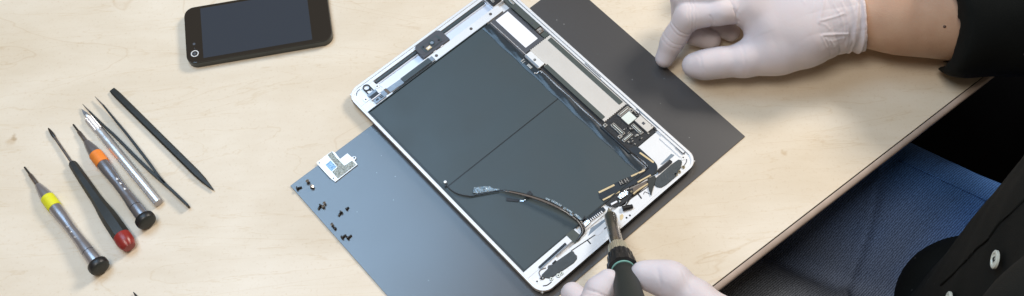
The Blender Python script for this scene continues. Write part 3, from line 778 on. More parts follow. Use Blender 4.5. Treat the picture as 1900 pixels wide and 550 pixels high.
# rubber rail and flat coax between speaker and batteries
MB().bar(S5([(305, 228)], 6.6)[0], U(1050, 452, 6.6), 1.9, 6.1, 7.2).build('rubber_rail', 'flex', tab, bevel=.4)
MB().bar(S5([(322, 240)], 6.8)[0], U(1052, 455.5, 6.8), .7, 7.2, 7.5).build('rail_edge', 'flex_light', tab)

# engraved partition lines of the lower plastic frame
lines = MB()
for p, q, w in (((1059.5, 466), (1127, 421), .75), ((1126, 420.5), (1134, 430), .9), ((1090, 446), (1096, 453), 1.0),
                ((1163, 374), (1205, 345), .8), ((1184, 360), (1190.5, 369), 1.1), ((1196.5, 356), (1209, 362), .5), ((1196, 356), (1194, 361), .5)):
    MB().bar(U(*p, 6.2), U(*q, 6.2), w, 6.1, 6.24).build('partition_line', 'chip', tab)
MB().prism(UP([(1050, 436), (1063, 425), (1078, 438), (1076, 446), (1066, 452)], 6.3), 6.26, 6.5).build('cable_pad', 'pad', tab, bevel=.1)
MB().prism(UP([(1089, 446), (1096, 424), (1118, 410), (1128, 404), (1133, 414), (1115, 428)], 5), 5.52, 5.7).build('clear_film', 'flex_light', tab)
MB().prism(UP([(1103, 436), (1108, 430), (1122, 421), (1120, 428), (1110, 437)], 6.2), 6.1, 6.3).build('film_fold', 'label', tab)
zb = MB().prism(UP([(1080, 411), (1110, 388), (1119, 384), (1124, 390), (1094, 411), (1084, 418)], 6), 5.2, 6.2).build('ribbon_connector', 'flex', tab, bevel=.15)
zp = MB()
for i in range(8):
    x = 1092 + i * 3.3; y = 408.5 - i * 2.35
    zp.bar(U(x, y, 6.3), U(x + 3.2, y + 3.6, 6.3), .7, 6.2, 6.4)
zp.build('ribbon_pins', 'label', zb)
MB().prism(UP([(1082, 414), (1090, 407), (1096, 412), (1086, 422)], 6.5), 6.2, 6.8).build('ribbon_foil', 'foil', zb, bevel=.15)

# the dock area being soldered
dk = MB().prism(UP([(1119, 373), (1150, 356), (1172, 350), (1204, 334), (1208, 340), (1196, 350), (1170, 368), (1150, 384), (1131, 384), (1124, 380)], 5.2), 4.5, 5.6).build('dock_board', 'pcb', tab, bevel=.1)
Z3 = lambda pts, z=6.3: UP([(1080 + x / 5, 320 + y / 5) for x, y in pts], z)
MB().prism(Z3([(330, 225), (352, 195), (400, 165), (425, 175), (430, 205), (405, 222), (350, 250)], 6.8), 5.6, 6.9).build('foil_wrap', 'foil', dk, bevel=.3)
MB().prism(Z3([(265, 290), (320, 262), (330, 275), (275, 306)], 6.8), 5.6, 6.9).build('dock_chip', 'label', dk, bevel=.15)
MB().prism(Z3([(340, 262), (352, 258), (362, 272), (350, 280)], 6.6), 5.6, 6.8).build('dock_chip', 'tin', dk, bevel=.1)
MB().prism(Z3([(415, 160), (440, 148), (470, 175), (455, 190), (430, 175)], 6.6), 5.6, 6.6).build('dock_chip', 'chip', dk, bevel=.1)
MB().prism(Z3([(445, 178), (462, 168), (470, 180), (455, 190)], 6.8), 6.6, 6.9).build('dock_contact', 'brass', dk)
MB().prism(Z3([(470, 145), (600, 75), (612, 92), (560, 140), (490, 205), (475, 190)], 5.8), 5.6, 6.0).build('dock_plate', 'conn_brown', dk, bevel=.1)
MB().prism(Z3([(360, 240), (440, 215), (400, 300), (350, 320), (330, 300)], 5.8), 4.7, 5.5).build('dock_plate', 'slate', dk)
MB().tube([Z3([p], 6.5)[0] + (6.6,) for p in ((405, 305), (430, 270), (445, 235), (470, 205), (510, 180))], .45).build('dock_wire', 'chip', tab)
MB().tube([Z3([p], 6.5)[0] + (z,) for p, z in (((475, 205), 6.9), (525, 165) and ((525, 165), 7.0), ((610, 110), 6.9))], .8).build('pale_tube', 'gold', tab)
mt = MB(); mt.lathe(Z3([(372, 340)], 7)[0] + (7.4,), Z3([(435, 325)], 7)[0] + (7.4,), [(0, .8), (0.1, 2.0), (5.9, 2.0), (6.0, 1.7), (8.3, 1.7), (8.4, .6)])
mt.build('motor', 'blackplastic', tab)
for p in ((413, 422), (444, 400)):
    MB().cyl(Z3([p], 6.2)[0], .75, 6.1, 6.3).build('screw_hole', 'chip', tab)
MB().prism(Z3([(350, 400), (372, 385), (385, 400), (380, 430), (360, 450), (350, 430)], 6.2), 6.1, 6.3).build('glue_drop', 'gold', tab, bevel=.1)
wd = MB(); 
w_t = [Z2([p], 7)[0] for p in ((162, 322), (215, 300), (226, 318))]; w_b = [Z2([p], 7)[0] for p in ((196, 420), (190, 446), (172, 400))]
wd.prism([w_t[0], w_t[1], w_t[2], w_b[0], w_b[1], w_b[2]], 6.1, 7.6)
wd.build('rubber_wedge', 'rubber', tab, bevel=.35)
MB().tube([Z2([p], 7)[0] + (z,) for p, z in (((190, 305), 7.5), ((222, 285), 8.5), ((238, 262), 7.4))], [.5, .9, .5]).build('wedge_strap', 'rubber', tab)
# loose cable that lies over the cells
T = lambda x, y, z: U(x, y, z)[:2] + (z,)
lc = MB().tube([T(827, 338, 6.6), T(833, 349, 6.8), T(848, 359, 6.9), T(870, 364, 6.9), T(884, 362, 7), T(925, 354, 7.5), T(935, 354, 8)], .55)
lc_o = lc.build('antenna_cable', 'ribbon', tab)
MB().tube([T(935, 354, 8.0), T(965, 360, 9), T(1000, 370, 10.5), T(1035, 384, 11), T(1060, 399, 10.5), T(1076, 413, 9), T(1082, 428, 7.8), T(1076, 440, 7), T(1069, 447, 6.8)],
          [.9, 1.3, 1.5, 1.8, 1.9, 1.9, 1.7, 1.0, .5], flat=.55, n=12).build('cable_sleeve', 'ribbon', lc_o)
MB().tube([T(945, 356, 9.0), T(975, 362.5, 10.2), T(1010, 373.5, 11.6), T(1042, 388, 12)], [.5, .6, .6, .4], flat=.5).build('sleeve_highlight_strip', 'conn_brown', lc_o)  # paler strip puts the sleeve's highlight in as colour
fo = MB()
for (x0, y0, x1, y1, w) in ((1012, 369, 1020, 372, 1.6), (1023, 373, 1042, 383, 1.8), (1045, 386, 1050, 389, 2), (1051, 389, 1062, 396, 1.6), (1066, 398, 1079, 409, 2.0), (1057, 397, 1063, 402, 1.2)):
    fo.bar(T(x0, y0, 11.6), T(x1, y1, 11.6), w, 11.3, 12.3)
fo.build('cable_foil', 'foil_grey', lc_o, bevel=.2)
MB().prism(UP([(877, 358), (879, 348), (908, 345), (915, 350), (928, 351), (926, 354), (905, 356), (885, 360)], 6.4), 5.75, 6.7).build('crinkled_foil', 'foil_grey', lc_o, bevel=.3)
MB().prism(UP([(939, 367), (940, 373), (961, 375), (963, 371)], 6), 5.7, 6.3).build('tape_scrap', 'chip', lc_o)
MB().prism(UP([(964, 372), (975, 371), (973, 374), (965, 375)], 6), 5.7, 6.1).build('tape_scrap', 'foil', lc_o)
MB().prism(UP([(975, 362), (983, 355), (988, 361), (983, 366)], 9), 8.2, 10.2).build('tape_flag', 'chip', lc_o)
MB().prism(UP([(1085, 400), (1076, 418), (1083, 428), (1088, 415)], 6), 5.8, 6.4).build('cable_shadow_patch', 'chip', lc_o)  # black patch stands in for the shadow under the raised cable
MB().cyl(U(826, 338, 7), 1.25, 5.7, 7.4).build('cable_bead', 'bracket', lc_o, bevel=.3)
MB().cyl(U(826, 344, 7), .9, 5.7, 6.5).build('bead_base', 'chip', lc_o)
# dark camera module at the top edge of the picture
dc = MB(); dc.rr(6.3, 147.4, 17.4, 158, 1.5, 3, 8.0)
dco = dc.build('front_camera', 'chip', tab, bevel=.4)
MB().rr(11, 149.5, 13, 156, .5, 8.0, 8.5).build('camera_gloss', 'tin', dco, bevel=.1)
MB().ring((13.8, 150.5), .5, 1.2, 8.0, 8.5).build('camera_ring', 'tin', dco)
# side buttons along the right rim
MB().rr(118, 169.1, 139, 169.75, .3, 3.4, 5.6).build('side_button', 'alu', tab)
MB().bar((112, 165.6), (131, 165.6), .7, 6.31, 6.5).build('button_flex', 'slate', tab)
MB().tube([(172, 166.1, 6.35), (181, 166.6, 6.35), (197, 166.7, 6.35)], .5).build('rim_groove', 'flex_light', tab)
MB().tube([(176, 165.3, 6.3), (182, 164.4, 6.3), (196, 164.9, 6.3)], .35).build('rim_groove', 'slate', tab)

# ===================================================================== PHONE
pth = 0.13868
fph = Frame((-269.1, 516.01, 0), pth)
ph = thing('smartphone', fph.o, pth, 'dark smartphone lying face up on the bare wood', 'phone')


def ploop(ins, z, r=9.0): return [(x, y, z) for x, y in rrect(ins, ins, 123.8 - ins, 58.6 - ins, r - ins, 10)]


pb_ = loft([ploop(.5, .1), ploop(.05, .5), ploop(0, 1), ploop(0, 6.5), ploop(.35, 6.95)], 'body', 'phone_side', ph, ang=25)
loft([ploop(.36, 6.96), ploop(.42, 7.5), ploop(.8, 7.62)], 'glass', 'phone_glass', ph, caps=(False, True), ang=10)
MB().rr(14.4, 3.6, 106.6, 55.6, .3, 7.55, 7.66).build('display', 'phone_display', ph)
q = fph.px(361.5, 99.8, 7.6)
lr = MB().ring(q, 2.5, 3.3, 7.55, 7.72).build('lens_ring', 'phone_ring', ph)
MB().ring(q, 1.9, 2.1, 7.55, 7.70).build('inner_ring', 'slate', lr)
MB().cyl(q, 1.2, 7.5, 7.68).build('lens', 'slate', lr)
q = fph.px(360, 82, 7.6); MB().cyl(q, 1.2, 7.5, 7.66).build('light_sensor', 'slate', ph)
q = fph.px(361, 90, 7.6); MB().cyl(q, .35, 7.5, 7.66).build('microphone', 'slate', ph)
q = fph.px(496, 98, 4); mh = MB(); mh.lathe((q[0], -.12, 4), (q[0], .5, 4), [(0, .6), (.5, .6)], n=12); mh.build('side_hole', 'chip', ph)

# ====================================================================== TOOLS
def tool(name, tip, end, label, cat, group=None):
    rot = math.atan2(end[1] - tip[1], end[0] - tip[0]); fr = Frame((tip[0], tip[1], 0), rot)
    return fr, thing(name, (tip[0], tip[1], 0), rot, label, cat, group)


def precision(tipp, endp, bandmat, handle, label, marks):
    """grey precision driver: tip and end as points of the photograph"""
    T0 = at(*tipp, 1.5); T1 = at(*endp, 8.2)
    fr, t = tool('precision_screwdriver', T0, T1, label, 'screwdriver')
    a0 = np.array(fr(T0)); a1 = np.array(fr(T1)); Ln = np.linalg.norm(a1 - a0)
    A = lambda k: a0 + (a1 - a0) * k
    f = lambda lst: [(k * Ln, r_) for k, r_ in lst]
    MB().lathe(a0, a1, f([(0, .35), (.004, .75), (.075, .9), (.078, 1.0)]), n=16).build('bit', 'darksteel', t)
    MB().lathe(a0, a1, f([(.078, 1.35), (.085, 1.6), (.16, 1.75), (.2, 1.8)]), n=20).build('bit_holder', 'steel', t)
    body = MB().lathe(a0, a1, f([(.185, 2.3), (.195, 2.7), (.22, 3.3), (.26, 4.3), (.30, 4.95), (.325, 5.1)]), n=40)
    body.lathe(a0, a1, f([(.415, 5.1), (.45, 5.15), (.50, 4.95), (.56, 4.35), (.63, 4.1), (.70, 4.2), (.77, 4.6), (.81, 5.0), (.845, 5.1)]), n=40)
    body.lathe(a0, a1, f([(.847, 4.9), (.85, 5.15), (.935, 5.4), (.945, 5.2)]), n=40)
    bo = body.build('handle', handle, t, ang=30)
    bd = f([(.315, 5.1), (.317, 5.5)] + [(.32 + .095 * i / 12, 5.55 + (.12 if i % 3 == 1 else 0)) for i in range(13)] + [(.417, 5.5), (.419, 5.1)])
    MB().lathe(a0, a1, bd, n=40).build('grip_band', bandmat, t)
    MB().lathe(a0, a1, f([(.948, 5.0), (.95, 7.2), (.955, 7.8), (.97, 8.0), (.985, 7.9), (.995, 7.4)]), n=48).build('spin_cap', 'blackplastic', t, ang=50)
    MB().lathe(a0, a1, f([(.994, 7.3), (.999, 6.9), (1.003, 5.8), (1.005, 3.5), (1.006, .3)]), n=48).build('cap_face', 'rubber', t, ang=60)
    # three small marks on the waist
    mk_ = MB()
    for i in range(3):
        k = (.615, .665, .715)[i] if marks == 'dots' else (.60, .645, .70)[i]
        c = A(k); up = np.array([0, 0, 1.0]); rad = 4.2 + .1 * i
        if marks == 'dots':
            s_ = MB(); a_ = np.array([0, -.25, 1.0]); a_ /= np.linalg.norm(a_)
            p_ = c + a_ * (rad - .15)
            s_.lathe(p_, p_ + a_ * .5, [(0, .85), (.45, .8), (.5, .3)], n=16); s_.build('dimple_stud', 'chrome', bo)
        else:
            a_ = np.array([0, .45, 1.0]); a_ /= np.linalg.norm(a_); b_v = np.array([1, 0, 0.]); cvec = np.cross(a_, b_v)
            p_ = c + a_ * (rad + .1)
            q_ = [p_ - b_v * 1.3 - cvec * .2, p_ + b_v * 1.1 - cvec * 1.1, p_ + b_v * 1.1 + cvec * .9]
            mk_.add([*q_, *[x - a_ * .4 for x in q_]], [(0, 1, 2), (3, 5, 4), (0, 3, 4, 1), (1, 4, 5, 2), (2, 5, 3, 0)])
    if marks != 'dots':
        mk_.build('white_arrow_marks', 'mark', bo)
    return t


precision((45, 310), (187, 499), 'yellow', 'grey_metal', 'grey precision screwdriver with a yellow band and three round studs', 'dots')
precision((135.5, 231), (274, 414), 'orange', 'grey_metal2', 'grey precision screwdriver with an orange band and white arrow marks', 'arrows')

# black driver with red end
T0 = at(89.5, 238, 1.8); T1 = at(240, 459, 6.8); fr, t = tool('screwdriver', T0, T1, 'black handled screwdriver with a dark red end cap', 'screwdriver')
a0 = np.array(fr(T0)); a1 = np.array(fr(T1)); Ln = np.linalg.norm(a1 - a0)
f = lambda lst: [(k * Ln, r_) for k, r_ in lst]
MB().lathe(a0, a1, f([(0, .35), (.012, .9), (.05, 1.5), (.075, 1.4), (.085, 1.1)]), n=16).build('bit', 'darksteel', t)
MB().lathe(a0, a1, f([(.085, 1.1), (.31, 1.15)]), n=16).build('shaft', 'steel', t)
MB().lathe(a0, a1, f([(.303, 1.8), (.308, 2.9), (.325, 3.3), (.45, 3.8), (.60, 4.2), (.66, 4.7), (.72, 5.6), (.78, 6.1), (.905, 6.4), (.915, 6.2)]), n=48, hexn=6).build('handle', 'matte_black', t, ang=20)
MB().lathe(a0, a1, f([(.908, 6.3), (.913, 6.8), (.94, 7.0), (.965, 6.8), (.985, 5.9), (1.0, 4.9)]), n=40).build('end_cap', 'red', t, ang=30)
MB().lathe(a0, a1, f([(.995, 4.7), (1.003, 4.2), (1.006, .3)]), n=40).build('cap_end', 'red', t)

# hobby knife
T0 = at(151, 203, 1.6); T1 = at(294.5, 377, 4.1); fr, t = tool('hobby_knife', T0, T1, 'silver hobby knife with knurled collar lying between tweezers and orange screwdriver', 'knife')
a0 = np.array(fr(T0)); a1 = np.array(fr(T1)); Ln = np.linalg.norm(a1 - a0); f = lambda lst: [(k * Ln, r_) for k, r_ in lst]
MB().prism([(0, 0.2), (6, -1.4), (11, -1.6), (11, 1.8), (7, 1.9)], 1.9, 2.4).build('blade', 'steel', t)
MB().lathe(a0, a1, f([(.065, 1.6), (.07, 2.2), (.10, 2.6), (.105, 2.3)]), n=24).build('collet', 'chrome', t)
kn = MB(); kp = []
for i in range(36):
    kp.append((.105 + .135 * i / 35, 4.0 if i % 2 else 3.75))
kn.lathe(a0, a1, f([(.1, 2.6)] + kp + [(.243, 3.2)]), n=60, ridges=30, rd=.16).build('knurled_collar', 'knurl', t, ang=20)
MB().lathe(a0, a1, f([(.24, 3.3), (.25, 3.3), (.253, 4.0), (.985, 4.1), (.998, 3.9)]), n=48).build('handle', 'chrome', t, ang=30)
MB().lathe(a0, a1, f([(.997, 3.8), (1.0, 3.6), (1.001, .4)]), n=48).build('end_face', 'grey_metal', t)

# tweezers
T0 = at(170, 190, 0); T1 = at(351, 384, 0); fr, t = tool('tweezers', T0, T1, 'black pointed tweezers with bare steel tips next to the silver knife', 'tweezers')


def prong(pts, name, m, w, h):
    b2 = MB(); P = smooth_path([np.array(fr(at(x, y, 4))) for x, y in pts], 8); n = len(P); vs = []; fs = []
    for i, p in enumerate(P):
        d = P[min(i + 1, n - 1)] - P[max(i - 1, 0)]; d[2] = 0; d /= np.linalg.norm(d); nn = np.array([-d[1], d[0], 0])
        k = i / (n - 1); ww = np.interp(k, [0, 1], w) if len(w) == 2 else np.interp(k, np.linspace(0, 1, len(w)), w)
        hh = np.interp(k, np.linspace(0, 1, len(h)), h)
        zc = 3.2
        for sx, sz in ((-1, -1), (1, -1), (1, 1), (-1, 1)): vs.append((p[0] + nn[0] * sx * ww / 2, p[1] + nn[1] * sx * ww / 2, zc + sz * hh / 2))
    for i in range(n - 1):
        for j in range(4): fs.append((i * 4 + j, i * 4 + (j + 1) % 4, (i + 1) * 4 + (j + 1) % 4, (i + 1) * 4 + j))
    fs += [(0, 1, 2, 3), (4 * n - 4, 4 * n - 3, 4 * n - 2, 4 * n - 1)]
    return b2.add(vs, fs).build(name, m, t, bevel=.2)


prong([(166, 207), (190, 231), (215.5, 255), (250, 290), (279, 318), (296, 333), (324, 358), (349, 382)], 'arm', 'matte_black', (1.3, 1.8, 2.2, 2.2, 2.0, 1.7), (2.5, 5, 6, 6, 6, 5.5))
prong([(191, 195), (212, 221), (233.6, 247), (261, 282), (280, 307), (296, 329), (320, 355), (350, 383)], 'arm', 'matte_black', (1.3, 1.8, 2.2, 2.2, 1.8, 1.5), (2.5, 5, 6, 6, 6, 5))
prong([(152.5, 192.5), (159, 200), (167, 208)], 'tip', 'steel', (.35, 1.3), (.8, 2.5))
prong([(175.5, 178.5), (183, 187), (192, 196)], 'tip', 'steel', (.35, 1.3), (.8, 2.5))

# spudger
T0 = at(209, 168, 2); T1 = at(396.5, 353.5, 2); fr, t = tool('spudger', T0, T1, 'long flat black prying stick, rightmost of the tool row', 'pry tool')
Ln = np.linalg.norm(np.array(fr(T1)) - np.array(fr(T0)))
sb = MB(); secs = [(-1.2, 2.4, .4), (4, 2.9, 1.1), (9, 3.0, 1.9), (Ln * .5, 2.9, 1.9), (Ln * .83, 2.9, 1.9), (Ln * .9, 2.4, 1.6), (Ln * .985, .8, .7), (Ln, .3, .3)]
vs = []; fs = []
for x, w, h in secs:
    for yy, zz in ((-w, -h * .4), (-w * .7, -h), (w * .7, -h), (w, -h * .4), (w, h * .4), (w * .62, h), (-w * .62, h), (-w, h * .4)): vs.append((x, yy, 2.0 + zz))
for i in range(len(secs) - 1):
    for j in range(8): fs.append((i * 8 + j, i * 8 + (j + 1) % 8, (i + 1) * 8 + (j + 1) % 8, (i + 1) * 8 + j))
fs += [tuple(range(8)), tuple(range(len(vs) - 8, len(vs)))]
st = sb.add(vs, fs).build('stick', 'matte_black', t, bevel=.15, ang=20)
MB().prism([(-1.6, -2.3), (1.2, -2.6), (3.2, 2.6), (-1.3, 2.3)], 1.0, 1.5).build('chisel_edge', 'darksteel', t, bevel=.2)

# tool tip peeping in at the bottom edge
T0 = at(247.5, 542.5, 1.5); T1 = at(330, 655, 6); fr, t = tool('screwdriver', T0, T1, 'thin dark driver tip just entering at the bottom edge', 'screwdriver')
a0 = np.array(fr(T0)); a1 = np.array(fr(T1)); f = lambda lst: lst
MB().lathe(a0, a1, [(0, .3), (3, .8), (12, 1.2), (20, 1.3)], n=14).build('bit', 'darksteel', t)
MB().lathe(a0, a1, [(20, 3), (24, 4.5), (60, 5), (62, 4.5)], n=28).build('handle', 'blackplastic', t)

# =================================================== screws and loose bracket
SCR = [((551, 350), (562, 346), 'black screw alone nearest the left corner of the sheet', 3),
       ((571, 337), (574, 350), 'bright headed screw on top of the cluster by the sheet corner', 2),
       ((579.5, 347), (569, 350), 'bright headed screw lowest in the cluster by the sheet corner', 2),
       ((602, 377.5), (602, 383), 'small bright ring-headed screw, upper one of the touching trio', 4),
       ((600, 383.5), (597, 388), 'small bright screw, lower one of the touching trio', 4),
       ((595, 381), (591, 387), 'dark little screw at the left of the touching trio', 3),
       ((633, 393.5), (628, 400), 'dark screw lying below the lone small screw', 3),
       ((643, 388), (647, 384), 'tiny dark screw lying farthest right on the sheet', 5),
       ((616, 417), (620, 419), 'bright pale-headed screw standing by a dark screw', 4),
       ((622, 424.5), (617, 421), 'dark screw touching the pale-headed screw', 5),
       ((634.5, 441), (641, 436), 'left one of the pair of dark screws at the bottom', 3),
       ((645, 442), (651, 437), 'right one of the pair of dark screws at the bottom', 3)]
for i, (hp, tp_, lab, kind) in enumerate(SCR):
    h0 = np.array(at(*hp, 2.5)); t0 = np.array(at(*tp_, 2.5)); rot = math.atan2(t0[1] - h0[1], t0[0] - h0[0])
    s_ = thing('screw', (h0[0], h0[1], 1.1), rot, lab, 'screw', 'loose screws on the dark sheet')
    small = kind in (4, 5); hr = 1.25 if small else 1.6
    tilt = 2.2 if kind in (2, 4) else .25                  # head turned up to the light or lying
    d = np.array([1.0, 0, -tilt]); d /= np.linalg.norm(d)
    p0 = np.array([0, 0, hr + (1.0 if kind in (2, 4) else 0)])
    ln = 1.9 if small else 3.6
    MB().lathe(p0, p0 + d, [(-.55, hr * .6), (-.5, hr * .8), (0, hr), (.35, hr), (.4, .7)], n=20).build('head', 'screw_head' if kind in (2, 4) else 'screw_metal', s_)
    MB().lathe(p0, p0 + d, [(-.62, .55), (-.5, .55)], n=6).build('recess', 'chip', s_)
    th_ = [(.3 + i * ln / 12, .82 if i % 2 else .65) for i in range(13)]
    MB().lathe(p0, p0 + d, th_, n=14).build('thread', 'screw_metal', s_)

fb = Frame(at(586, 302, 1.1), mth)
br = thing('metal_bracket', fb.o, mth, 'small silver shield plate with sparkling tape and a blue window on the sheet', 'bracket')
K = lambda pts, z=1.0: fb.poly([(575 + x / 7.33, 270 + y / 7.33) for x, y in pts], z)
bw = MB().prism(K([(90, 235), (235, 125), (300, 80), (345, 100), (410, 185), (510, 108), (568, 160), (590, 152), (618, 150), (632, 168), (622, 190), (606, 204), (648, 262), (345, 498), (325, 482), (285, 455), (105, 262)]), .05, 1.1).build('plate', 'bracket', br, bevel=.15)
MB().prism(K([(240, 132), (300, 84), (362, 168), (470, 275), (572, 208), (628, 262), (382, 452), (302, 360), (375, 296)], 1.3), 1.1, 1.28).build('sparkle_tape', 'sparkle', br)
MB().prism(K([(210, 265), (282, 206), (362, 292), (292, 352)], 1.3), 1.1, 1.25).build('blue_window', 'bluefoil', br)
for x, y in ((320, 447), (603, 170), (128, 238)):
    MB().cyl(K([(x, y)], 1.2)[0], .62 if x != 603 else .8, 1.08, 1.14).build('plate_hole', 'chip' if x != 128 else 'slate', br)
MB().bar(K([(118, 275)], .6)[0], K([(278, 452)], .6)[0], .8, .03, .7).build('plate_lip', 'chip', br)

# ============================================================ SOLDERING IRON
I0 = np.array(at(1129, 386, 8.6)); I1 = np.array(at(1168, 552, 70.0))
ir = thing('soldering_iron', (I0[0], I0[1], I0[2]), 0, 'soldering iron with steel barrel and black grip held over the tablet', 'soldering iron')
a0 = np.zeros(3); a1 = I1 - I0; LI = np.linalg.norm(a1)


def sI(px, py):
    """distance along the iron that shows at this point of the photograph"""
    d = _f + ((px - 950) / F) * _r - ((py - CY) / F) * _u; o = np.array([0, 0, H]); ax = a1 / LI
    w0 = I0 - o; a_, b2, c_ = 1.0, ax @ d, d @ d
    t_ = (b2 * (d @ w0) - c_ * (ax @ w0)) / (a_ * c_ - b2 * b2); return t_


s0, s1, s2, s3, s4, s5 = sI(1131, 392), sI(1135, 400), sI(1148, 458), sI(1151, 474), sI(1153, 490), sI(1157, 504)
MB().lathe(a0, a1, [(0, .3), (s0 * .5, .8), (s0, 1.5), (s0 + .3, 1.9), (s1 * .8, 2.2), (s1, 3.6)], n=24).build('solder_tip', 'iron_nut', ir)
MB().lathe(a0, a1, [(s1 - .5, 3.2), (s1, 4.2), (s1 + 1.5, 4.8), (s2 - 2, 4.9), (s2, 4.9)], n=40).build('barrel', 'iron_barrel', ir, ang=40)
MB().lathe(a0, a1, [(s2 - 1, 4.9), (s2 - .5, 6.4), (s2 + .3, 7.2), (s3 - .4, 7.7), (s3, 7.2)], n=120, ridges=30, rd=.35).build('knurled_nut', 'iron_nut', ir, ang=20)
MB().lathe(a0, a1, [(s3 - .6, 7.4), (s3, 8.6), (s3 + 2, 9.4), (s4, 9.8), (s4 + .5, 9.4)], n=96, ridges=16, rd=.45).build('collar', 'blackplastic', ir, ang=25)
MB().lathe(a0, a1, [(s4, 9.2), (s4 + .6, 10.8), (s5 - 2.5, 11.2), (s5 - 1.6, 9.0)], n=60, ridges=10, rd=.5).build('collar_flange', 'blackplastic', ir, ang=25)
MB().lathe(a0, a1, [(s5 - 1.7, 7.8), (s5 - 1.6, 8.6), (s5 - .4, 8.7), (s5 - .3, 7.8)], n=48).build('colour_ring', 'teal', ir)
MB().lathe(a0, a1, [(s5 - .3, 8.0), (s5 + .3, 8.3), (s5 + 10, 9.0), (LI * .95, 9.8), (LI * 1.1, 10.6), (LI * 1.35, 11.5), (LI * 1.6, 10.5), (LI * 1.65, 7)], n=48).build('grip', 'rubber', ir, ang=40)
MB().tube([a1 * 1.63, a1 * 1.8 + np.array([10, -10, 0]), a1 * 1.9 + np.array([60, -60, -40]), np.array([180, -200, 40.])], 2.6).build('power_cord', 'blackplastic', ir)

# =================================================================== PERSON
G = lambda px, py, z, r_=None: (at(px, py, z) if r_ is None else (*at(px, py, z), r_))
per = thing('person', (420, 220, -721), 0, 'seated person in black shirt and blue jeans with white latex gloves working on the tablet', 'person')
PO = (420, 220, -721)

# ---- right hand (upper one)
wr = np.array(at(1562, 24, 36)); el = np.array(at(1830, 8, 50)); ax_ = (el - wr) / np.linalg.norm(el - wr); ax_[2] *= .3; ax_ /= np.linalg.norm(ax_)
lat = np.cross([0, 0, 1.0], ax_); lat /= np.linalg.norm(lat)


def on_surface(px, py, VV, NN, tol=3.5):
    ray = _f + ((px - 950) / F) * _r - ((py - CY) / F) * _u; ray = ray / np.linalg.norm(ray); w_ = VV - np.array([0, 0, H]); tt = w_ @ ray
    dist = np.linalg.norm(w_ - tt[:, None] * ray, axis=1); c = np.where(dist < tol)[0]
    if not len(c): return None
    c = c[tt[c] < tt[c].min() + 6]; k_ = c[np.argmin(dist[c])]; return VV[k_], NN[k_], ray * tt[k_] + np.array([0, 0, H])


def ridge(VV, NN, pts, w, amp):
    """a raised fold of the latex that follows a line over the surface"""
    P = [on_surface(x, y, VV, NN, 2.5) for x, y in pts]; P = [p_[0] for p_ in P if p_ is not None]; out = np.zeros(len(VV))
    if len(P) < 2: return out
    P = smooth_path(P, 3)
    best = np.full(len(VV), 1e9)
    for a_, b2 in zip(P[:-1], P[1:]):
        e = b2 - a_; t = np.clip((VV - a_) @ e / max(e @ e, 1e-6), 0, 1); best = np.minimum(best, np.linalg.norm(VV - a_ - t[:, None] * e, axis=1))
    return amp * np.exp(-(best / w) ** 2)


